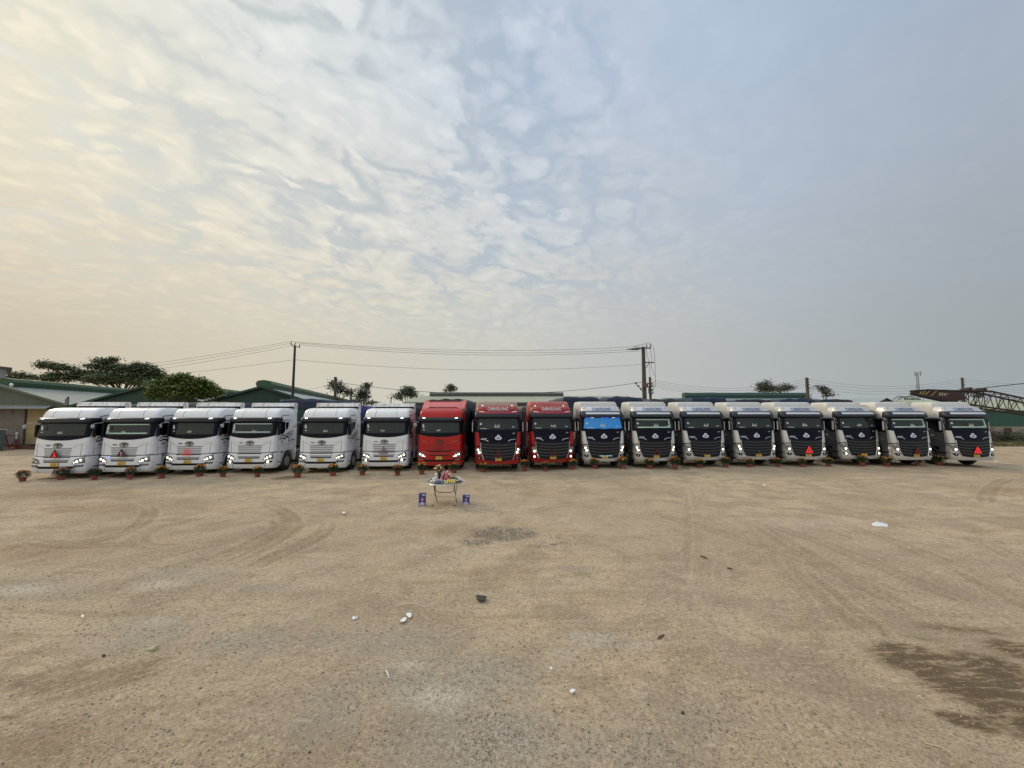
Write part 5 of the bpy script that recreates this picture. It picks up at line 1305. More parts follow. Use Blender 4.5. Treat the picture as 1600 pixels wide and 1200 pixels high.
G1 = 'wires of the high line'; G2 = 'wires of the low line at right'
for k, (ya, yb) in enumerate(((533.5,541),(535.5,545),(538.5,548))):
    wire(['topmost','second','third'][k]+' of the three upper wires spanning between the slender pole and the thick pole', (453+k*7, ya, 34.4), (1003, yb, 38-.1*k), .62+.03*k, .017, G1)
    wire(['topmost','second','third'][k]+' of the three upper wires running left from the slender pole', (453+k*3.5, ya+k*.3, 34.4), (-120, 589+k*8, 44), 1.0, .015, G1)
wire('single thin wire midway between the high bundle and the roofs, from slender to thick pole', (461,562,34.4), (1004,569,38), .75, .014, G1)
wire('single lower wire running left from halfway up the slender pole', (461,562,34.4), (-120,614,46), .5, .014, G1)
wire('lowest wire over the red trucks, from the short weathered pole to the thick pole', (525,597,36.2), (1003,597,38), 1.15, .026, G1)
wire('thin wire running left from the short weathered pole over the green roof', (524,599,36.2), (380,626,52), .2, .012, G1)
for k in range(4):
    lab = ['topmost','second','third','lowest'][k]
    wire(lab+' of four wires sagging from the shorter concrete pole to the stubby pole', (1016,593+k*3.4,40.5), (1259,592+k*4.0,45), 1.02, .014, G2)
    wire(lab+' of four wires between the stubby pole and the slim pole behind the boom', (1261,592+k*4.5,45), (1502,592+k*3.6,52), .95, .014, G2)
    wire(lab+' of four wires leaving the slim pole towards the right edge', (1503,592+k*3.4,52), (1760,604+k*6,60), .5, .014, G2)

# distant antenna mast
p = at(1433, 582, 85); r = thing('antenna_mast', 'thin distant antenna mast rising behind the tip of the crane boom', 'antenna', (p.x, 85, 0)); o = MB()
for a in range(3):
    x, y = .35*math.cos(a*2.09), .35*math.sin(a*2.09); o.tube([(x,y,0),(x*.5,y*.5,p.z)], .05, 4)
for k in range(24):
    z = p.z*k/24; f = 1-.5*k/24
    for a in range(3):
        o.tube([(.35*f*math.cos(a*2.09),.35*f*math.sin(a*2.09),z),(.35*f*math.cos((a+1)*2.09),.35*f*math.sin((a+1)*2.09),z+p.z/24)], .025, 3)
o.build('lattice', mat('grey_mast', (.16,.17,.175), .6), r)
for k, (x, z) in enumerate(((-.6,-.2),(.6,-.1),(-.5,-3.2),(0,-2.4))):
    o = MB(); o.box(x-.11,x+.11,-.2,.0,p.z+z-.6,p.z+z+.4,.03); o.tube([(0,0,p.z+z),(x,-.1,p.z+z)], .05, 4); o.build('antenna_panel', mat('pale_panel', (.30,.31,.31), .5), r)

# ================================================================ CRANE BOOM
CRR = mat('rusty_crane_red', (.032,.012,.010), .65, var=.35, vs=2, dirt=((.05,.03,.02),.6,2.5)); CRK = mat('crane_dark_steel', (.018,.014,.013), .7, var=.3)
CRY = mat('hazard_yellow', (.42,.32,.08), .6, dirt=((.15,.1,.06),.5,3)); CRC = mat('cream_paint_mark', (.45,.40,.28), .6, dirt=((.2,.14,.1),.5,6))
base = at(1423, 613, 30); r = thing('crane_boom', 'rusty lattice crane boom with striped tip reaching in from the right edge', 'crane', (base.x+22, 30, 0))
def L(px, py, dy=0.0): q = at(px, py, 30); return Vector((q.x-base.x-22, dy, q.z))
top = [L(1424,611), L(1445,609.5), L(1490,611), L(1535,612), L(1600,626), L(1680,644), L(1760,662)]
bot = [L(1424,615.5), L(1440,619), L(1485,628), L(1530,636.5), L(1600,646), L(1680,664), L(1760,682)]
wd = [.15,.35,.6,1.1,1.1,1.1,1.1]
def interp(pl, t_):
    i = min(int(t_), len(pl)-2); return pl[i].lerp(pl[i+1], t_-i)
def iw(t_): i = min(int(t_), len(wd)-2); return wd[i]+(wd[i+1]-wd[i])*(t_-i)
o = MB()
for line in (top, bot):
    for dy in (-.5, .5): o.tube([q+Vector((0, dy*w, 0)) for q, w in zip(line, wd)], .07, 6)
o.build('chords', CRK, r, True)
o = MB(); n_ = 26
for k in range(n_):
    a = 2.0+4.0*k/n_; b_ = 2.0+4.0*(k+1)/n_
    for dy in (-.5, .5):
        A = interp(top if k % 2 else bot, a)+Vector((0, dy*iw(a), 0)); B_ = interp(bot if k % 2 else top, b_)+Vector((0, dy*iw(b_), 0)); o.tube([A, B_], .033, 4)
        if k % 4 == 0: o.tube([interp(top, a)+Vector((0, dy*iw(a), 0)), interp(bot, a)+Vector((0, dy*iw(a), 0))], .03, 4)
    for line in (top, bot):
        A = interp(line, a)+Vector((0, (-.5 if k % 2 else .5)*iw(a), 0)); B_ = interp(line, b_)+Vector((0, (.5 if k % 2 else -.5)*iw(b_), 0)); o.tube([A, B_], .022, 4)
o.build('lattice_bars', CRR, r)
for dy in (-.5, .5):
    o = MB(); vs = []
    for t_ in (0, .5, 1, 1.5, 2.0, 2.35): vs.append((interp(top, t_), interp(bot, t_), iw(t_)))
    P_ = [v[0]+Vector((0, dy*v[2]-.02, 0)) for v in vs[:-1]]+[vs[-1][1]*.6+vs[-1][0]*.4+Vector((0, dy*vs[-1][2]-.02, 0))]+[v[1]+Vector((0, dy*v[2]-.02, 0)) for v in vs[::-1][1:]]
    n = len(P_); o.add(P_+[q+Vector((0, .04, 0)) for q in P_], [tuple(range(n-1, -1, -1)), tuple(range(n, 2*n))]+[(i, (i+1) % n, n+(i+1) % n, n+i) for i in range(n)])
    pl_ = o.build('tip_plate', CRR, r)
    if dy < 0:
        o = MB()
        for k in range(4):
            t_ = .62+.22*k; a = interp(top, t_).lerp(interp(bot, t_), .12); b_ = interp(top, t_-.12).lerp(interp(bot, t_-.12), .85); off = Vector((0, dy*iw(t_)-.03, 0)); e = Vector((.09,0,0)); o.add([a+off, a+e+off, b_+e+off, b_+off, ], [(0,3,2,1)])
        o.build('hazard_stripes', CRY, pl_)
        o = MB()
        for k in range(7):
            t_ = 1.42+.08*k; a = interp(top, t_).lerp(interp(bot, t_), .28); b_ = interp(top, t_).lerp(interp(bot, t_), .62); off = Vector((0, dy*iw(t_)-.035, 0)); e = Vector((.10,0,-.01)); o.add([a+off, a+e+off, b_+e+off, b_+off], [(0,3,2,1)])
        o.build('painted_mark', CRC, pl_)
o = MB()
for t_ in (2.45, 2.95):
    c = interp(top, t_)+Vector((0,0,.12)); o.lathe([(.05,-.3),(.17,-.28),(.17,.28),(.05,.3)], c, 'y', 14)
o.box(top[3].x-.75, top[3].x-.1, -.3, .3, top[3].z+.05, top[3].z+.18, .05); o.build('sheave', CRR, r, True)
c = interp(bot, 0.1); o = MB(); o.lathe([(.05,-.10),(.16,-.09),(.16,.09),(.05,.10)], c+Vector((.05,0,.05)), 'y', 14); o.build('tip_pulley', CRR, r, True)
o = MB(); A = top[3]+Vector((-.3,0,.25)); o.tube([A, L(1600,599), L(1760,578)], .03, 5); o.build('pendant_cable', CRK, r)
o = MB(); e = top[-1]; o.box(e.x-.5, e.x+5.5, -1.4, 1.6, 1.3, 3.2, .1); o.build('crane_house', CRR, r)
for dy in (-1.5, 1.6):
    o = MB(); o.prism([(e.x-1,.35),(e.x-.6,0),(e.x+5,0),(e.x+5.5,.35),(e.x+5.2,.9),(e.x-.6,.9)], dy-.35, dy+.35, 'y'); o.build('crawler_track', CRK, r)
o = MB(); o.box(e.x+1, e.x+3.6, -1, 1, .6, 1.4); o.build('turntable', CRK, r)
o = MB(); q = interp(bot, 1.05); o.tube([q, q+Vector((0,0,-.45))], .012, 4); o.build('hook_line', CRK, r)

# ================================================================ TREES
def tree_mats(name, dk, lt): return [mat(name+'_leaf_dark', dk, .7, var=.25, vs=.8), mat(name+'_leaf_light', lt, .7, var=.25, vs=.8)]
BRK = mat('bark', (.085,.065,.05), .9, var=.3, vs=3)
TMD = tree_mats('almond', (.062,.095,.036), (.11,.15,.055)); TMG = tree_mats('bright', (.085,.13,.028), (.17,.22,.05)); TMF = tree_mats('distant', (.11,.13,.09), (.15,.17,.12)); TMO = tree_mats('grey_green', (.075,.085,.06), (.12,.13,.09))
def tree(label, D_, blobs, mats_, leaf=.22, dens=1.0, base_px=None, trunk_r=.16, seed=0, name='tree', twig=True, clump=9, depth=.8):
    rr = random.Random(seed); k_ = 600.0/D_
    bl = []
    for (px, py, rx, ry) in blobs:
        c = at(px, py, D_); f_ = .84 if mats_ in (TMF, TMO) else 1.0; bl.append((c, rx/k_*f_, ry/k_*f_))
    bx = base_px if base_px is not None else sum(b_[0] for b_ in blobs)/len(blobs)
    bp = at(bx, 640, D_); root = thing(name, label, 'tree', (bp.x, D_, 0))
    zlo = min(c.z-rz for c, rx, rz in bl); zhi = max(c.z+rz for c, rx, rz in bl)
    fork = Vector((0, 0, max(1.2, zlo*.75+.1)))
    o = MB(); o.tube([(0,0,-.1),(rr.uniform(-.1,.1),0,fork.z*.5),fork], [trunk_r*1.3, trunk_r, trunk_r*.8], 8)
    ends = []
    for (c, rx, rz) in bl:
        e = c-bp; e = Vector((e.x, rr.uniform(-.3,.3)*rx, c.z)); mid = fork.lerp(e, .55)+Vector((rr.uniform(-.2,.2)*rx, rr.uniform(-.2,.2)*rx, rz*.3))
        o.tube([fork-Vector((0,0,.2)), mid, e], [trunk_r*.5, trunk_r*.3, trunk_r*.12], 5)
        for k in range(5):
            a = rr.uniform(0, 2*PI); o.tube([mid.lerp(e, rr.random()), e+Vector((math.cos(a)*rx*.85, math.sin(a)*rx*.6, rr.uniform(-.5,.8)*rz))], [trunk_r*.14, trunk_r*.04], 4)
    o.build('trunk', BRK, root, True)
    o = MB(); vs = []; fs = []; mi = []
    for (c, rx, rz) in bl:
        cc = Vector((c.x-bp.x, 0, c.z)); n = int(dens*95*(rx*rz+rx*rx*.25)/(leaf*leaf*10))
        n = int(max(24*dens, min(n, 800)))
        for k in range(n):
            a = rr.uniform(0, 2*PI); e = math.asin(rr.uniform(-.85, 1)); rad = rr.uniform(.35, 1.0)**.5
            dv = Vector((math.cos(a)*math.cos(e), math.sin(a)*math.cos(e), math.sin(e)))
            lm = 1+.45*mnoise.noise(dv*1.8+Vector((seed*3.1, cc.x, cc.z)))
            pc = cc+Vector((dv.x*rx*rad*lm, dv.y*rx*depth*rad*lm, dv.z*rz*rad*lm)); m_ = 0 if rr.random() < .62 else 1
            for j in range(clump):
                q = pc+Vector((rr.gauss(0, leaf*.9), rr.gauss(0, leaf*.9), rr.gauss(0, leaf*.5)))
                u = Vector((rr.uniform(-1,1), rr.uniform(-1,1), rr.uniform(-.5,.5))).normalized(); w = u.cross(Vector((rr.uniform(-.6,.6), rr.uniform(-.6,.6), 1))).normalized()
                l = leaf*rr.uniform(.6, 1.05); s_ = leaf*rr.uniform(.45, .75); b_ = len(vs)
                vs += [q-u*l*.5, q+w*s_*.5, q+u*l*.5, q-w*s_*.5]; fs.append((b_, b_+1, b_+2, b_+3)); mi.append(m_)
    o.add(vs, fs); o.m = mi; o.build('crown', mats_, root)
    return root
tree('dark layered tree with flat spreading boughs above the grey-green warehouse', 92, [(84,572,20,3.2),(100,576,17,3),(70,568,9,2),(92,590,18,7),(112,585,10,3),(75,592,10,5)], TMD, .60, 1.1, 92, .35, 1)
tree('low dark bough of leaves beside the tall pale building at the left edge', 90, [(30,586,13,4.5),(48,590,10,3),(22,592,8,5)], TMD, .58, 1, 32, .3, 2)
tree('largest dark tree, wide ragged crown above the second warehouse', 95, [(163,565,14,4),(150,573,14,4.5),(178,575,18,6),(205,578,18,6.5),(228,576,14,7),(243,582,11,5),(190,592,44,11),(150,590,26,9),(132,583,16,2.5),(228,594,26,9),(120,590,10,3),(176,562,6,3),(212,570,9,3),(250,588,10,4)], TMD, .60, 1.2, 190, .45, 3)
tree('bright green bushy tree in front of the second warehouse, above the second and third trucks', 33.8, [(283,592,19,7),(262,602,24,9),(306,602,24,10),(285,612,48,14),(330,614,18,9),(246,614,15,11),(322,603,12,5)], TMG, .24, 1.6, 285, .16, 4, depth=.45)
tree('round grey-green tree right behind the short weathered pole', 70, [(524,603,10,10),(533,608,10,8),(545,614,8,6)], TMF, .48, 1.2, 526, .2, 5)
tree('thin upright grey tree between the white trucks, right of the short weathered pole', 78, [(569,611,9,11),(566,620,11,9),(574,602,4,4)], TMO, .45, 1.1, 568, .2, 6)
tree('dark low tree at the end of the green warehouse roof', 88, [(555,628,14,5),(580,630,12,4)], TMF, .5, 1, 560, .2, 7)
tree('broad dark distant tree left of the olive-roofed shed', 98, [(634,612,11,8),(623,620,9,7),(645,617,10,7),(640,607,6,4)], TMF, .60, 1.2, 634, .25, 8)
tree('small tree top peeking over the grey ridge vent', 100, [(704,609,9,5),(704,605,4,3)], TMF, .60, 1.2, 704, .25, 9)
tree('dark round distant tree behind the teal-roofed shed, left of the stubby pole', 100, [(1196,602,11,7),(1194,608,13,6),(1205,607,8,5)], TMF, .60, 1.3, 1196, .25, 10)
tree('looser distant tree just left of the stubby pole', 102, [(1225,605,10,6),(1219,609,9,5),(1235,606,6,4)], TMF, .60, .9, 1225, .25, 11)
tree('sparse distant tree to the right of the stubby pole', 100, [(1289,610,8,6),(1295,616,8,6),(1283,606,5,3)], TMO, .5, .8, 1289, .22, 12)
tree('thin twiggy sapling next to the lamp arm of the stubby pole', 62, [(1270,610,5,5),(1267,618,4,4)], TMO, .18, .12, 1266, .08, 13, clump=3)
tree('hazy tree behind the crane boom', 110, [(1512,612,9,5),(1530,618,8,4)], TMF, .60, .9, 1512, .22, 14)
def palm(label, px, py, D_):
    q = at(px, py, D_); r = thing('palm_tree', label, 'palm tree', (q.x, D_, 0)); rr = random.Random(int(px))
    o = MB(); o.tube([(0,0,0),(.1,0,q.z*.5),(0,0,q.z)], [.22,.18,.15], 8); o.build('trunk', BRK, r, True)
    o = MB()
    for k in range(16):
        a = 2*PI*k/16+rr.random(); up_ = rr.uniform(.2, 1.0); pts = [Vector((math.cos(a)*t_*2.2, math.sin(a)*t_*2.2, q.z+up_*1.6*t_-1.9*t_*t_)) for t_ in [i/6 for i in range(7)]]
        for i in range(6):
            s_ = Vector((-math.sin(a), math.cos(a), 0)); w = .28*(1-i/7)
            for sg in (-1, 1):
                for j in range(3):
                    p0 = pts[i].lerp(pts[i+1], j/3); o.add([p0, p0+(pts[i+1]-pts[i])*.25, p0+s_*sg*w*1.6+Vector((0,0,-.22))+(pts[i+1]-pts[i])*.5], [(0,1,2)])
    o.build('fronds', TMF[0], r)
palm('small distant palm behind the roofs, left of the antenna mast', 1414, 620, 90)
palm('small distant palm just left of the crane tip', 1427, 623, 92)
# scrub at the foot of the right-hand wall
def scrub(label, px, py, h, w, m_, seed, n=500):
    rr = random.Random(seed); q = gnd(px, py); r = thing('shrub', label, 'shrub', (q.x, q.y, 0)); o = MB(); vs = []; fs = []; mi = []
    for k in range(n):
        a = rr.uniform(0, 2*PI); rad = math.sqrt(rr.random()); z = h*rr.random()*(1-.6*rad*rad)*(1+.3*mnoise.noise(Vector((math.cos(a)*2, math.sin(a)*2, seed)))); c = Vector((math.cos(a)*rad*w, math.sin(a)*rad*w*.6, z))
        u = Vector((rr.uniform(-1,1), rr.uniform(-1,1), rr.uniform(0,1.4))).normalized()*rr.uniform(.10,.22); s_ = u.cross(Vector((rr.uniform(-1,1), rr.uniform(-1,1), rr.uniform(-1,1)))).normalized()*rr.uniform(.02,.05); b_ = len(vs)
        vs += [c, c+u*.5+s_, c+u, c+u*.5-s_]; fs.append((b_, b_+1, b_+2, b_+3)); mi.append(0 if rr.random() < .6 else 1)
    o.add(vs, fs); o.m = mi; o.build('foliage', m_, r)
    o = MB()
    for k in range(7):
        a = rr.uniform(0, 2*PI); o.tube([(0,0,0),(math.cos(a)*w*.6, math.sin(a)*w*.4, h*.7)], .012, 4)
    o.build('stems', BRK, r)
SCM = tree_mats('scrub', (.030,.05,.018), (.075,.085,.03)); SCR = tree_mats('dry_scrub', (.075,.04,.028), (.11,.075,.04))
scrub('tall reddish-brown dry shrub right beside the last silver truck', 1551, 690.5, 1.7, .45, SCR, 1, 420)
scrub('dark green shrub at the foot of the low wall, right of the dry reddish shrub', 1566, 689.5, 1.15, 1.0, SCM, 2)
scrub('wide dark green shrub before the low wall near the right edge', 1584, 690, 1.25, 1.1, SCM, 3)
scrub('green shrub cut by the right edge of the picture', 1600, 691, 1.5, 1.1, SCM, 4)
o = MB(); rr = random.Random(8); vs = []; fs = []
for k in range(5200):
    q = gnd(rr.uniform(1535, 1640), rr.uniform(690, 698)); 
    if q.y > 43.6: q.y = 43.6-rr.random()*2
    hgt = rr.uniform(.05, .28)*(1 if mnoise.noise(q*.5) > -.1 else .4); a = rr.uniform(0, 6.28); e = Vector((math.cos(a), math.sin(a), 0)); b_ = len(vs)
    vs += [q-e*.02, q+e*.02, q+Vector((rr.uniform(-.08,.08), rr.uniform(-.08,.08), hgt))]; fs.append((b_, b_+1, b_+2))
o.add(vs, fs); gg = o.build('grass', mat('dry_grass', (.085,.085,.035), .8, var=.4, vs=.6)); tag(gg, 'short dry grass along the foot of the right-hand wall', 'grass', kind='stuff')

# ================================================================ JUNK AT THE LEFT SHED
q = gnd(-14, 705); r = thing('metal_cabinet', 'blue-grey metal cabinet with pale lid cut by the left edge', 'cabinet', (q.x, q.y, 0), R(10))
o = MB(); o.box(-.8,.55,-.4,.4,.08,1.75,.04); o.build('body', mat('teal_grey_metal', (.12,.15,.155), .5, dirt=((.08,.06,.05),.5,3)), r)
o = MB(); o.box(-.85,.6,-.45,.45,1.75,1.83,.02); o.build('lid', mat('pale_lid', (.45,.47,.46), .5), r)
o = MB(); o.box(-.6,.4,-.42,-.405,.95,1.5); o.build('door', mat('black_window', (.02,.022,.025), .3), r)
q = gnd(14, 703); r = thing('trestle', 'dark red metal trestle leaning by the shed at the left edge', 'trestle', (q.x, q.y, 0), R(5)); TRS = mat('wine_red_steel', (.15,.022,.026), .55, var=.3)
o = MB()
for x in (-.45, .45):
    for sg in (-1, 1): o.tube([(x,sg*.45,0),(x+.1,0,1.25)], .03, 5)
o.build('legs', TRS, r)
o = MB(); o.tube([(-.55,0,1.25),(.75,0,1.25)], .04, 5); o.tube([(-.5,-.3,.4),(.55,-.3,.4)], .025, 5); o.tube([(-.75,.2,1.5),(.1,-.5,.05)], .05, 5); o.tube([(-.6,.2,1.4),(.35,-.5,.05)], .04, 5); o.build('rails', TRS, r)
q = gnd(24, 703); r = thing('hand_pump', 'red post with a white cap standing by the rusty sheet at the left', 'post', (q.x, q.y, 0))
o = MB(); o.tube([(0,0,0),(0,0,.95)], [.09,.06], 8); o.build('post', TRS, r); o = MB(); o.lathe([(.05,.9),(.08,1.0),(.07,1.3),(.10,1.36),(.09,1.48),(.03,1.52)], (0,0,0), 'z', 10); o.build('cap', mat('chalky_white', (.55,.53,.48), .7), r, True)
q = gnd(40, 702.5); r = thing('timber_stack', 'low stack of dark reddish timbers along the foot of the board wall', 'timber', (q.x, q.y, 0), R(4)); TMB = mat('dark_timber', (.10,.050,.034), .85, var=.35, vs=3)
for k, (x, z, l) in enumerate(((0,0,1.9),(.15,.14,1.7),(-.2,.28,1.5))):
    for j in range(2):
        o = MB(); o.box(x-l/2, x+l/2, j*.22-.2, j*.22-.02, z+.002, z+.13, .01); o.build('beam', TMB, r)
# ================================================================ OFFERING TABLE
q = at(696.5, 700, 13.75); TX, TY = q.x, 13.75
ALU = mat('brushed_aluminium', (.55,.54,.52), .35, metal=.7, var=.1); TLG = mat('ivory_tube_steel', (.52,.48,.38), .4, metal=.3, dirt=((.2,.15,.1),.3,6)); TLD = mat('olive_tube_steel', (.13,.11,.07), .5, metal=.4); TRB = mat('rubber_foot', (.02,.02,.02), .8)
t = thing('folding_table', 'round silver folding table laden with offerings before the all-red truck', 'table', (TX, TY, 0))
o = MB(); o.lathe([(.02,.735),(.56,.735),(.585,.74),(.59,.755),(.58,.768),(.02,.77)], (0,0,0), 'z', 40); o.build('tabletop', ALU, t, True)
for k, (x, y0_, y1_) in enumerate(((-.38,-.32,.30),(.38,-.32,.30),(-.35,.32,-.30),(.35,.32,-.30))):
    o = MB(); o.tube([(x,y0_,.02),(x,y1_,.735)], .016, 8); o.build('leg', TLG if k < 2 else TLD, t, True)
    o = MB(); o.lathe([(.022,0),(.024,.05),(.016,.06)], (x,y0_,0), 'z', 8); o.build('foot', TRB, t)
o = MB(); o.tube([(-.35,-.12,.70),(-.33,-.08,.52),(-.28,-.05,.45),(-.20,-.04,.42),(.20,-.04,.42),(.28,-.05,.45),(.33,-.08,.52),(.35,-.12,.70)], .014, 8); o.build('brace', TLD, t, True)
o = MB(); o.tube([(-.38,-.245,.17),(.38,-.245,.17)], .009, 6); o.build('crossbar', TLG, t)
o = MB(); o.tube([(-.35,.24,.20),(.35,.24,.20)], .009, 6); o.build('crossbar', TLD, t)
ZT = .772
def item(name, label, cat, x, y, rz=0, z=ZT, grp=None): r_ = thing(name, label, cat, (TX+x*.92, TY+y, z), rz, grp); r_.scale = (1.36,)*3; return r_
WPL = mat('white_plastic', (.85,.85,.84), .4, coat=.3)
def bowl(label, x, y, rx, rz, s=1.0):
    o = MB(); o.lathe([(.03,0),(.06,.004),(.11,.035),(.13,.05),(.125,.052),(.105,.04),(.055,.012),(.01,.010)], (0,0,0), 'z', 20)
    b_ = o.build('dish', WPL, None, True, loc=(TX+x*.92, TY+y, ZT+.035)); b_.rotation_euler = (rx, 0, rz); b_.scale = (s*1.1,)*3; tag(b_, label, 'dish', 'white dishes round the table rim'); return b_
bowl('white dish tilted outwards at the far left rim of the table', -.60, -.02, R(-38), R(70), 1.15)
bowl('white dish lying behind the leftmost one on the table', -.50, .12, R(-30), R(60), 1.1)
bowl('white dish tilted outwards at the far right rim of the table', .62, .0, R(-40), R(-75), 1.15)
bowl('white dish propped behind the rightmost one on the table', .52, .10, R(-45), R(-50), 1.2)
bowl('white dish lying flat at the right side of the tabletop', .42, -.12, R(-10), R(-20), 1.1)
r = item('white_jug', 'white rounded jug left of the flower vase', 'jug', -.36, .06); o = MB(); o.lathe([(.03,0),(.055,.03),(.06,.08),(.03,.12),(.035,.16),(.05,.20),(.02,.22)], (0,0,0), 'z', 14); o.build('body', WPL, r, True); o = MB(); o.tube([(.05,0,.16),(.10,0,.14),(.09,0,.07),(.055,0,.05)], .010, 6); o.build('handle', WPL, r)
r = item('flower_vase', 'dark vase of peach and yellow flowers, the tallest thing on the table', 'vase', -.24, .08); r.scale = (1.12,)*3
o = MB(); o.lathe([(.045,0),(.05,.05),(.04,.13),(.055,.19),(.045,.19),(.02,.17)], (0,0,0), 'z', 14); o.build('vase', mat('dark_glass_vase', (.02,.03,.02), .2, coat=.4), r, True)
rr = random.Random(3); o = MB()
for k in range(150):
    a = rr.uniform(0, 6.28); z = rr.uniform(.15, .50); w = .04+.13*max(0, z-.2)/.3; c = Vector((math.cos(a)*w*rr.random(), math.sin(a)*w*rr.random(), z)); u = Vector((math.cos(a), math.sin(a), rr.uniform(.2, 1.3))).normalized()*rr.uniform(.05,.10); s_ = u.cross(Vector((0,0,1))).normalized()*rr.uniform(.010,.02)
    o.add([c, c+u*.5+s_, c+u, c+u*.5-s_], [(0,1,2,3)])
for k in range(8): a = rr.uniform(0, 6.28); o.tube([(0,0,.15),(math.cos(a)*.12, math.sin(a)*.12, .45)], .005, 4)
o.build('stems_and_leaves', LFB, r)
o = MB()
for k in range(16):
    a = rr.uniform(0, 6.28); q_ = rr.uniform(.02, .17); z = .50-.10*(q_/.17)+rr.uniform(-.04,.04); R_ = rr.uniform(.028,.045); c = Vector((math.cos(a)*q_, math.sin(a)*q_, z)); o.lathe([(.005,-R_*.4),(R_*.7,-R_*.1),(R_,R_*.3),(R_*.5,R_*.5),(.004,R_*.45)], c, 'z', 7, 0 if k % 3 else 1)
o.build('blooms', [mat('peach_bloom', (.78,.40,.25), .7, var=.2, vs=12), mat('pale_yellow_bloom', (.78,.62,.25), .7)], r, True)
r = item('paper_offerings', 'heap of grey-violet paper packets at the left front of the table', 'paper packets', -.25, -.16)
o = MB()
for k in range(9):
    a = rr.uniform(-.6, .6); x, y, z = rr.uniform(-.17,.17), rr.uniform(-.10,.08), .02+.018*(k//2); u = Vector((math.cos(a), math.sin(a), rr.uniform(-.15,.15)))*.07; v = Vector((-math.sin(a), math.cos(a), rr.uniform(-.1,.3)))*.05; c = Vector((x, y, z)); n_ = Vector((0,0,.012)); o.add([c-u-v, c+u-v, c+u+v, c-u+v, c-u-v+n_, c+u-v+n_, c+u+v+n_, c-u+v+n_], [(4,5,6,7),(0,1,5,4),(1,2,6,5),(2,3,7,6),(3,0,4,7),(3,2,1,0)], k % 3)
o.build('packets', [mat('violet_grey_paper', (.42,.36,.44), .6), mat('silver_paper', (.66,.65,.70), .5), mat('slate_paper', (.16,.17,.24), .6)], r)
r = item('fruit_heap', 'mound of pink and wine-red fruit in the middle of the table', 'fruit', .02, .0)
o = MB(); o.lathe([(.05,0),(.10,.01),(.17,.04),(.175,.045),(.10,.02),(.01,.015)], (0,0,0), 'z', 20); o.build('plate', WPL, r, True)
for k in range(15):
    lay = 0 if k < 8 else (1 if k < 13 else 2); a = 2*PI*(k/(8 if lay == 0 else 5)); q_ = (.115, .065, .02)[lay]; c = Vector((math.cos(a)*q_, math.sin(a)*q_, .07+.062*lay)); s_ = rr.uniform(.040,.05)
    o = MB(); o.lathe([(s_*math.sin(PI*i/8)+.001, -s_*math.cos(PI*i/8)*1.15) for i in range(9)], c, 'z', 12); o.build('fruit', [mat('wine_red_fruit', (.22,.02,.035), .4, coat=.3), mat('pink_fruit', (.62,.16,.22), .45, var=.3, vs=14)][0 if (k*7) % 5 < 3 else 1], r, True)
o = MB()
for k in range(26):
    a = rr.uniform(0, 6.28); c = Vector((math.cos(a)*.13*rr.random(), math.sin(a)*.1*rr.random(), rr.uniform(.14,.24))); u = Vector((math.cos(a), math.sin(a), rr.uniform(.2,1.5))).normalized()*.08; s_ = u.cross(Vector((0,0,1))).normalized()*.02; o.add([c, c+u*.5+s_, c+u, c+u*.5-s_], [(0,1,2,3)])
o.build('petals', mat('pink_petal', (.75,.33,.38), .6), r)
r = item('candle_glass', 'small blue-grey glass cup at the front edge of the table', 'cup', -.06, -.34); o = MB(); o.lathe([(.025,0),(.03,.05),(.034,.08),(.028,.08),(.022,.01)], (0,0,0), 'z', 12); o.build('cup', mat('blue_grey_glass', (.18,.24,.33), .2), r, True); o = MB(); o.lathe([(.003,.01),(.024,.012),(.022,.06),(.003,.062)], (0,0,0), 'z', 10); o.build('wax', WPL, r, True)
r = item('candle_glass', 'small clear cup just right of the blue-grey cup on the table', 'cup', .05, -.36); o = MB(); o.lathe([(.022,0),(.026,.05),(.03,.09),(.024,.09),(.02,.01)], (0,0,0), 'z', 12); o.build('cup', mat('pale_glass', (.55,.56,.55), .15), r, True); o = MB(); o.lathe([(.003,.01),(.02,.012),(.018,.05),(.003,.052)], (0,0,0), 'z', 10); o.build('wax', INK, r, True)
r = item('banana_bunch', 'bunch of yellow bananas at the right front of the table', 'bananas', .22, -.26, R(20))
for k in range(6):
    o = MB(); a = -.9+.35*k; pts = [Vector((math.sin(a)*.02, 0, .09)), Vector((math.sin(a)*.09, -.03, .085)), Vector((math.sin(a)*.14, -.07, .05)), Vector((math.sin(a)*.15, -.10, .005))]; o.tube(pts, [.010,.019,.018,.006], 7); o.build('banana', mat('banana_yellow', (.66,.50,.10), .5, var=.15), r, True)
o = MB(); o.lathe([(.012,.08),(.016,.10),(.012,.13)], (0,0,0), 'z', 8); o.build('stalk', LFB, r)
r = item('leaf_platter', 'plate of brown and green betel leaves at the back right of the table', 'platter', .30, .10)
o = MB(); o.lathe([(.05,0),(.09,.008),(.15,.03),(.152,.035),(.08,.015),(.01,.012)], (0,0,0), 'z', 18); o.build('plate', WPL, r, True)
o = MB()
for k in range(90):
    a = rr.uniform(0, 6.28); q_ = .12*math.sqrt(rr.random()); c = Vector((math.cos(a)*q_, math.sin(a)*q_, .03+.09*(1-q_/.13)*rr.random())); u = Vector((rr.uniform(-1,1), rr.uniform(-1,1), rr.uniform(.1,1))).normalized()*.055; s_ = u.cross(Vector((0,0,1))).normalized()*.018; o.add([c, c+u*.5+s_, c+u, c+u*.5-s_], [(0,1,2,3)], k % 2)
o.build('leaves', [mat('brown_leaf', (.12,.06,.03), .7), mat('olive_leaf', (.12,.13,.04), .7)], r)
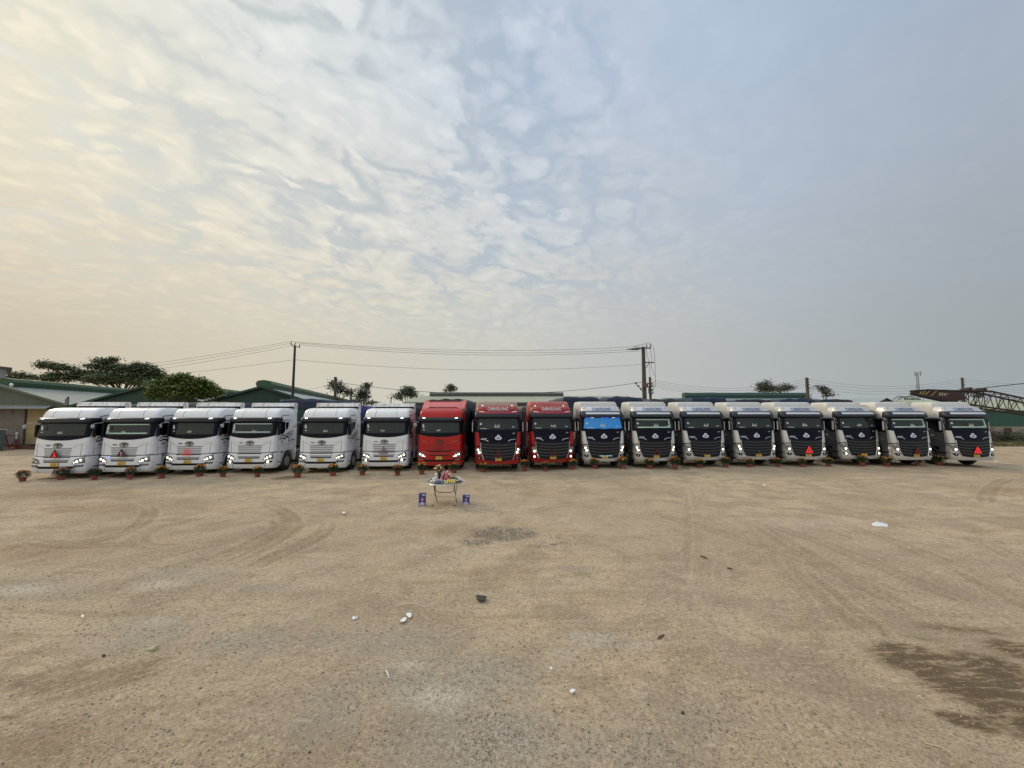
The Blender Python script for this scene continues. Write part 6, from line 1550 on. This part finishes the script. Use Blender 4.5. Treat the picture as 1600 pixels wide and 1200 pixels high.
r = item('incense_bundle', 'cream paper cone standing at the back of the table, right of the fruit', 'paper cone', .12, .20); o = MB(); o.lathe([(.05,0),(.055,.02),(.02,.20),(.006,.23)], (0,0,0), 'z', 12); o.build('cone', mat('cream_paper', (.68,.60,.42), .6), r, True); o = MB(); 
for k in range(6): o.tube([(rr.uniform(-.02,.02),rr.uniform(-.02,.02),.18),(rr.uniform(-.04,.04),rr.uniform(-.04,.04),.33)], .003, 4)
o.build('sticks', mat('incense_red', (.45,.08,.08), .7), r)
for k, (x, y, lb, m_, n_, R_) in enumerate([(-.12, .20, 'cluster of red apples behind the fruit mound, near the vase', mat('red_apple', (.42,.035,.03), .35, coat=.3), 6, .042), (.36, -.10, 'small heap of green and white buds before the leaf platter', mat('pale_green_bud', (.45,.50,.28), .6), 9, .028), (-.42, -.12, 'white steamed buns at the left edge of the table', mat('white_bun', (.80,.78,.72), .7), 6, .04)]):
    r = item('fruit' if k < 2 else 'bun', lb, ['apples', 'buds', 'buns'][k], x, y); r.name = ['apple_cluster', 'bud_heap', 'bun_plate'][k]
    for j in range(n_):
        a = 2*PI*j/(n_-1); q_ = R_*1.15 if j < n_-1 else 0; z = R_*.9 if j < n_-1 else R_*2.2
        if n_ > 6 and j % 2: z += R_*.8; q_ *= .8
        o = MB(); o.lathe([(R_*math.sin(PI*i/7)+.001, -R_*math.cos(PI*i/7)*.9) for i in range(8)], (q_*1.3*math.cos(a), q_*1.3*math.sin(a), z), 'z', 10); o.build(['apple', 'bud', 'bun'][k], m_, r, True)
# boxed gifts on the ground
BLB = mat('blue_violet_carton', (.045,.035,.20), .4, coat=.3, var=.25, vs=9); SIL = mat('silver_print', (.46,.48,.60), .35, var=.2, vs=20); MAU = mat('plum_print', (.16,.05,.16), .4); LBL = mat('light_blue_edge', (.20,.28,.55), .4)
def carton(label, px, py, w, h, dpt, rz):
    q_ = gnd(px, py); r_ = thing('gift_carton', label, 'carton', (q_.x, q_.y, 0), rz, 'blue cartons either side of the table')
    o = MB(); o.box(-w/2, w/2, 0, dpt, .0, h, .006); o.build('box', BLB, r_)
    o = MB(); n = 14; cx, cz = 0, h*.56
    P_ = [(cx+w*.30*math.cos(2*PI*k/n), cz+h*.20*math.sin(2*PI*k/n)) for k in range(n)]; o.prism(P_, -.004, .001, 'y'); o.build('round_print', MAU, r_)
    o = MB(); o.prism([(-w*.36,h*.05),(w*.36,h*.05),(w*.40,h*.26),(w*.1,h*.34),(-w*.1,h*.33),(-w*.38,h*.24)], -.004, .001, 'y'); o.build('silver_print', SIL, r_); o = MB(); o.prism([(-w*.05,h*.84),(w*.42,h*.80),(w*.42,h*.93),(w*.02,h*.95)], -.004, .001, 'y'); o.build('silver_print', SIL, r_); o = MB(); o.prism([(-w*.1,h*.44),(w*.18,h*.47),(w*.16,h*.60),(-w*.04,h*.64)], -.006, -.0045, 'y'); o.build('silver_print', SIL, r_)
    o = MB(); o.box(-w/2-.002, -w/2+.012, -.003, dpt*.5, .01, h-.01); o.prism([(-.035*1,h*.08),(.0,h*.22),(.035,h*.08)], -.007, -.0045, 'y'); o.build('edge_print', LBL, r_)
    return r_
c1_ = carton('taller blue carton on the ground left of the folding table', 659.3, 791.5, .235, .445, .12, R(4))
c2_ = carton('shorter blue carton with pale top on the ground right of the folding table', 727.8, 789.3, .235, .345, .12, R(-3))
o = MB(); o.box(-.11,.11,.004,.11,.346,.362,.003); o.build('lid', mat('pale_lilac_lid', (.45,.45,.55), .5), c2_)

# ================================================================ LITTER AND SCRAPS
def flat_scrap(name, label, cat, px, py, pts_px, h, m_, grp=None, curl=.5, z0=.004):
    """thin crumpled scrap; outline in picture pixels laid on the ground with its own thickness"""
    c = gnd(px, py); V_ = [gnd(px+a, py+b_)-c for a, b_ in pts_px]; n = len(V_)
    rr_ = random.Random(int(px*7+py)); o = MB(); ctr = sum(V_, Vector())/n
    top = [v+Vector((0,0,z0+h*rr_.uniform(.2,1))) for v in V_]; inn = [ctr.lerp(v, .5)+Vector((0,0,z0+h*rr_.uniform(.5,1.3))) for v in V_]; botm = [v+Vector((0,0,z0)) for v in V_]
    vs = top+inn+[ctr+Vector((0,0,z0+h*.7))]+botm; fs = []
    for i in range(n):
        j = (i+1) % n; fs += [(i, j, n+j, n+i), (n+i, n+j, 2*n), (2*n+1+i, 2*n+1+j, j, i)]
    o.add(vs, fs); ob = o.build(name, m_, None, True, loc=(c.x, c.y, 0)); return tag(ob, label, cat, grp)
PLS = mat('clear_plastic', (.62,.62,.60), .2, coat=.5); WHP = mat('white_paper', (.72,.71,.67), .7); BAG = mat('white_plastic_bag', (.72,.70,.71), .4, var=.12, vs=14)
circ = lambda rx, ry, n=12: [(rx*math.cos(2*PI*k/n), ry*math.sin(2*PI*k/n)) for k in range(n)]
c = gnd(555, 966); r = thing('plastic_cup_lid', 'clear round plastic lid lying alone on the dirt, left of two white petals', 'lid', (c.x, c.y, 0))
o = MB(); o.lathe([(.046,0),(.05,.006),(.044,.014),(.03,.03),(.012,.034)], (0,0,0), 'z', 18); o.build('dome', PLS, r, True); o = MB(); o.lathe([(.002,.036),(.012,.037),(.012,.039),(.002,.04)], (0,0,0), 'z', 10); o.build('spout', mat('grey_plastic', (.25,.26,.28), .4), r, True)
flat_scrap('petal', 'nearer of two white shell-like petals lying together on the dirt', 'petal', 631, 968.5, [(-6.5,3),(-3,-1),(0,-3),(3.5,-3.8),(4,0),(2,3),(-2,4)], .010, WHP, 'pair of white petals')
flat_scrap('petal', 'farther of two white shell-like petals lying together on the dirt', 'petal', 638.5, 962.5, [(-4.5,-2.5),(-1,-4),(3.5,-4),(4.8,-1),(3,3.5),(-1,2)], .010, WHP, 'pair of white petals')
c = gnd(635, 947); r = thing('wood_stick', 'pale split stick lying beyond the two white petals', 'stick', (c.x, c.y, 0), R(14)); o = MB(); o.tube([(-.19,-.012,.014),(-.08,.0,.02),(.05,.008,.02),(.19,.0,.014)], [.010,.016,.016,.008], 6); o.build('stick', mat('pale_wood', (.50,.40,.28), .8, var=.2, vs=9), r, True)
o = MB(); o.tube([(.0,.01,.02),(.10,.03,.03)], .010, 5); o.build('splinter', mat('pale_wood', (.5,.4,.28)), r)
flat_scrap('stone_slab', 'dark half-round stone slab lying on the dirt below the worn asphalt patch', 'slab', 752, 935.5, [(-8.5,-3.3),(-3,-3.8),(8.3,-3.3),(7.5,0),(4.5,3.2),(-3,3.8),(-7,1.5)], .022, mat('dark_slab', (.045,.038,.028), .8, var=.3, vs=10), curl=0)
flat_scrap('plastic_bag', 'crumpled white plastic bag lying alone on the right side of the yard', 'plastic bag', 1374, 822, [(-13,-2),(-8,-3.3),(-3,-4.5),(2,-4.2),(9,-3.6),(13.5,0),(13,2.4),(2,2.6),(-6,1.8),(-11,.3)], .055, BAG)
sticks = [((603,1048),(608,1060),.008,'white drinking straw lying by itself below the two white petals','straw',WHP),((195,935),(211,932.5),.010,'pale bent stalk on the pale gravel at left','stalk',mat('pale_wood',(.5,.4,.28))),
 ((306,1077),(320,1077.5),.006,'thin pale stalk on the dirt in the left foreground','stalk',mat('pale_wood',(.5,.4,.28))),((1540,1080),(1562,1091),.007,'long pale straw across the dark oily stain','stalk',mat('pale_wood',(.5,.4,.28))),
 ((1445,1162),(1490,1177),.006,'long pale stalk in the right foreground','stalk',mat('pale_wood',(.5,.4,.28))),((1095,870),(1105,874),.02,'short dark twig near the crossing tyre marks','twig',mat('dark_twig',(.06,.045,.03))),
 ((1136,889),(1145,891),.018,'dark twig right of the other by the tyre marks','twig',mat('dark_twig',(.06,.045,.03))),((1038,925),(1047,928),.014,'dark curled twig in the middle of the yard','twig',mat('dark_twig',(.06,.045,.03)))]
for (a, b_, r_, lb, cat, m_) in sticks:
    A = gnd(*a); B_ = gnd(*b_); md = A.lerp(B_, .5)+Vector((0,0,.01)); o = MB(); z = Vector((0,0,r_)); o.tube([A-A+z, md-A+z, B_-A+z], [r_*.8, r_, r_*.6], 6); ob = o.build(cat, m_, None, True, loc=(A.x, A.y, 0)); tag(ob, lb, cat)
flat_scrap('dry_leaf', 'brown curled leaf on the dirt right of the picture centre', 'leaf', 1033, 998, [(-7,3),(-2,1),(3,-4),(7,-3),(4,2),(0,5),(-5,4.5)], .05, mat('brown_leaf', (.12,.06,.03), .7))
flat_scrap('dry_leaf', 'folded yellowish leaf bundle in the left foreground', 'leaf', 238, 1016, [(-9,1),(-3,-2),(4,-3),(9,-3),(6,1),(1,3),(-6,3)], .04, mat('straw_leaf', (.34,.30,.17), .7))
flat_scrap('paper_scrap', 'torn white paper scrap in the centre-right foreground', 'paper', 895, 1080, [(-5,-1),(0,-3),(5,-1),(2,2),(-1,4),(-4,2)], .012, WHP)
flat_scrap('paper_scrap', 'tiny white scrap at the left side of the yard', 'paper', 129, 963, circ(2.5,2.2,7), .010, WHP)
flat_scrap('paper_scrap', 'tiny white scrap just before the folding table at its left', 'paper', 537, 801, circ(2.6,1.3,7), .010, WHP)
flat_scrap('paper_scrap', 'tiny white chip on the dirt near the middle foreground', 'paper', 861, 1045, circ(2.2,2,6), .02, WHP)
flat_scrap('paper_scrap', 'small white scrap in the dark stain at the right edge', 'paper', 1594, 1092, [(-6,-1),(0,-3),(6,-2),(5,2),(-3,2)], .015, WHP)
flat_scrap('paper_scrap', 'small white scrap beyond the bonnet side of the last silver truck', 'paper', 1556, 722, circ(2.6,.6,7), .06, WHP)
flat_scrap('paper_scrap', 'small white scrap lying before the silver trucks at right', 'paper', 1194, 759, circ(3,1,7), .05, WHP)
rr = random.Random(9)
for k, (px, py, s_) in enumerate([(356,1107,4),(436,1174,3.5),(162,1025,3.5),(484,1177,3.5),(338,1122,3),(1067,1114,3.5),(540,1020,3),(842,857,3.2),(825,853,3)]):
    c = gnd(px, py); w = s_/600*(c.y)*.9; o = MB(); vs = []
    for i in range(8): a = 2*PI*i/8; f = rr.uniform(.7,1.1); vs.append((w*f*math.cos(a), w*f*.8*math.sin(a), -.005))
    for i in range(6): a = 2*PI*i/6+.3; f = rr.uniform(.5,.8); vs.append((w*f*math.cos(a), w*f*.7*math.sin(a), w*rr.uniform(.55,.8)))
    vs.append((0,0,w*.85)); fs = [(i, (i+1) % 8, 8+int(((i+1)*6/8)) % 6, 8+int(i*6/8) % 6) if int((i+1)*6/8) % 6 != int(i*6/8) % 6 else (i, (i+1) % 8, 8+int(i*6/8) % 6) for i in range(8)]+[(8+i, 8+(i+1) % 6, 14) for i in range(6)]
    o.add(vs, fs); st = o.build('stone', mat('dark_stone', (.06,.05,.04), .85, var=.3, vs=20) if k != 8 else mat('stone_pale', (.46,.4,.32)), None, False, loc=(c.x, c.y, 0))
    tag(st, ['dark stone in the left foreground, largest of its pair','dark stone at the bottom edge left of centre, left of its twin','dark stone at the left side below the pale stalk','dark stone at the bottom edge left of centre, right of its twin','smaller dark stone just below and left of the largest one','dark stone in the right-centre foreground','small dark stone on the gravel left of the picture centre','dark stone just below the crumbled asphalt, at its right','pale stone just below the crumbled asphalt'][k], 'stone', 'single stones lying about the yard')
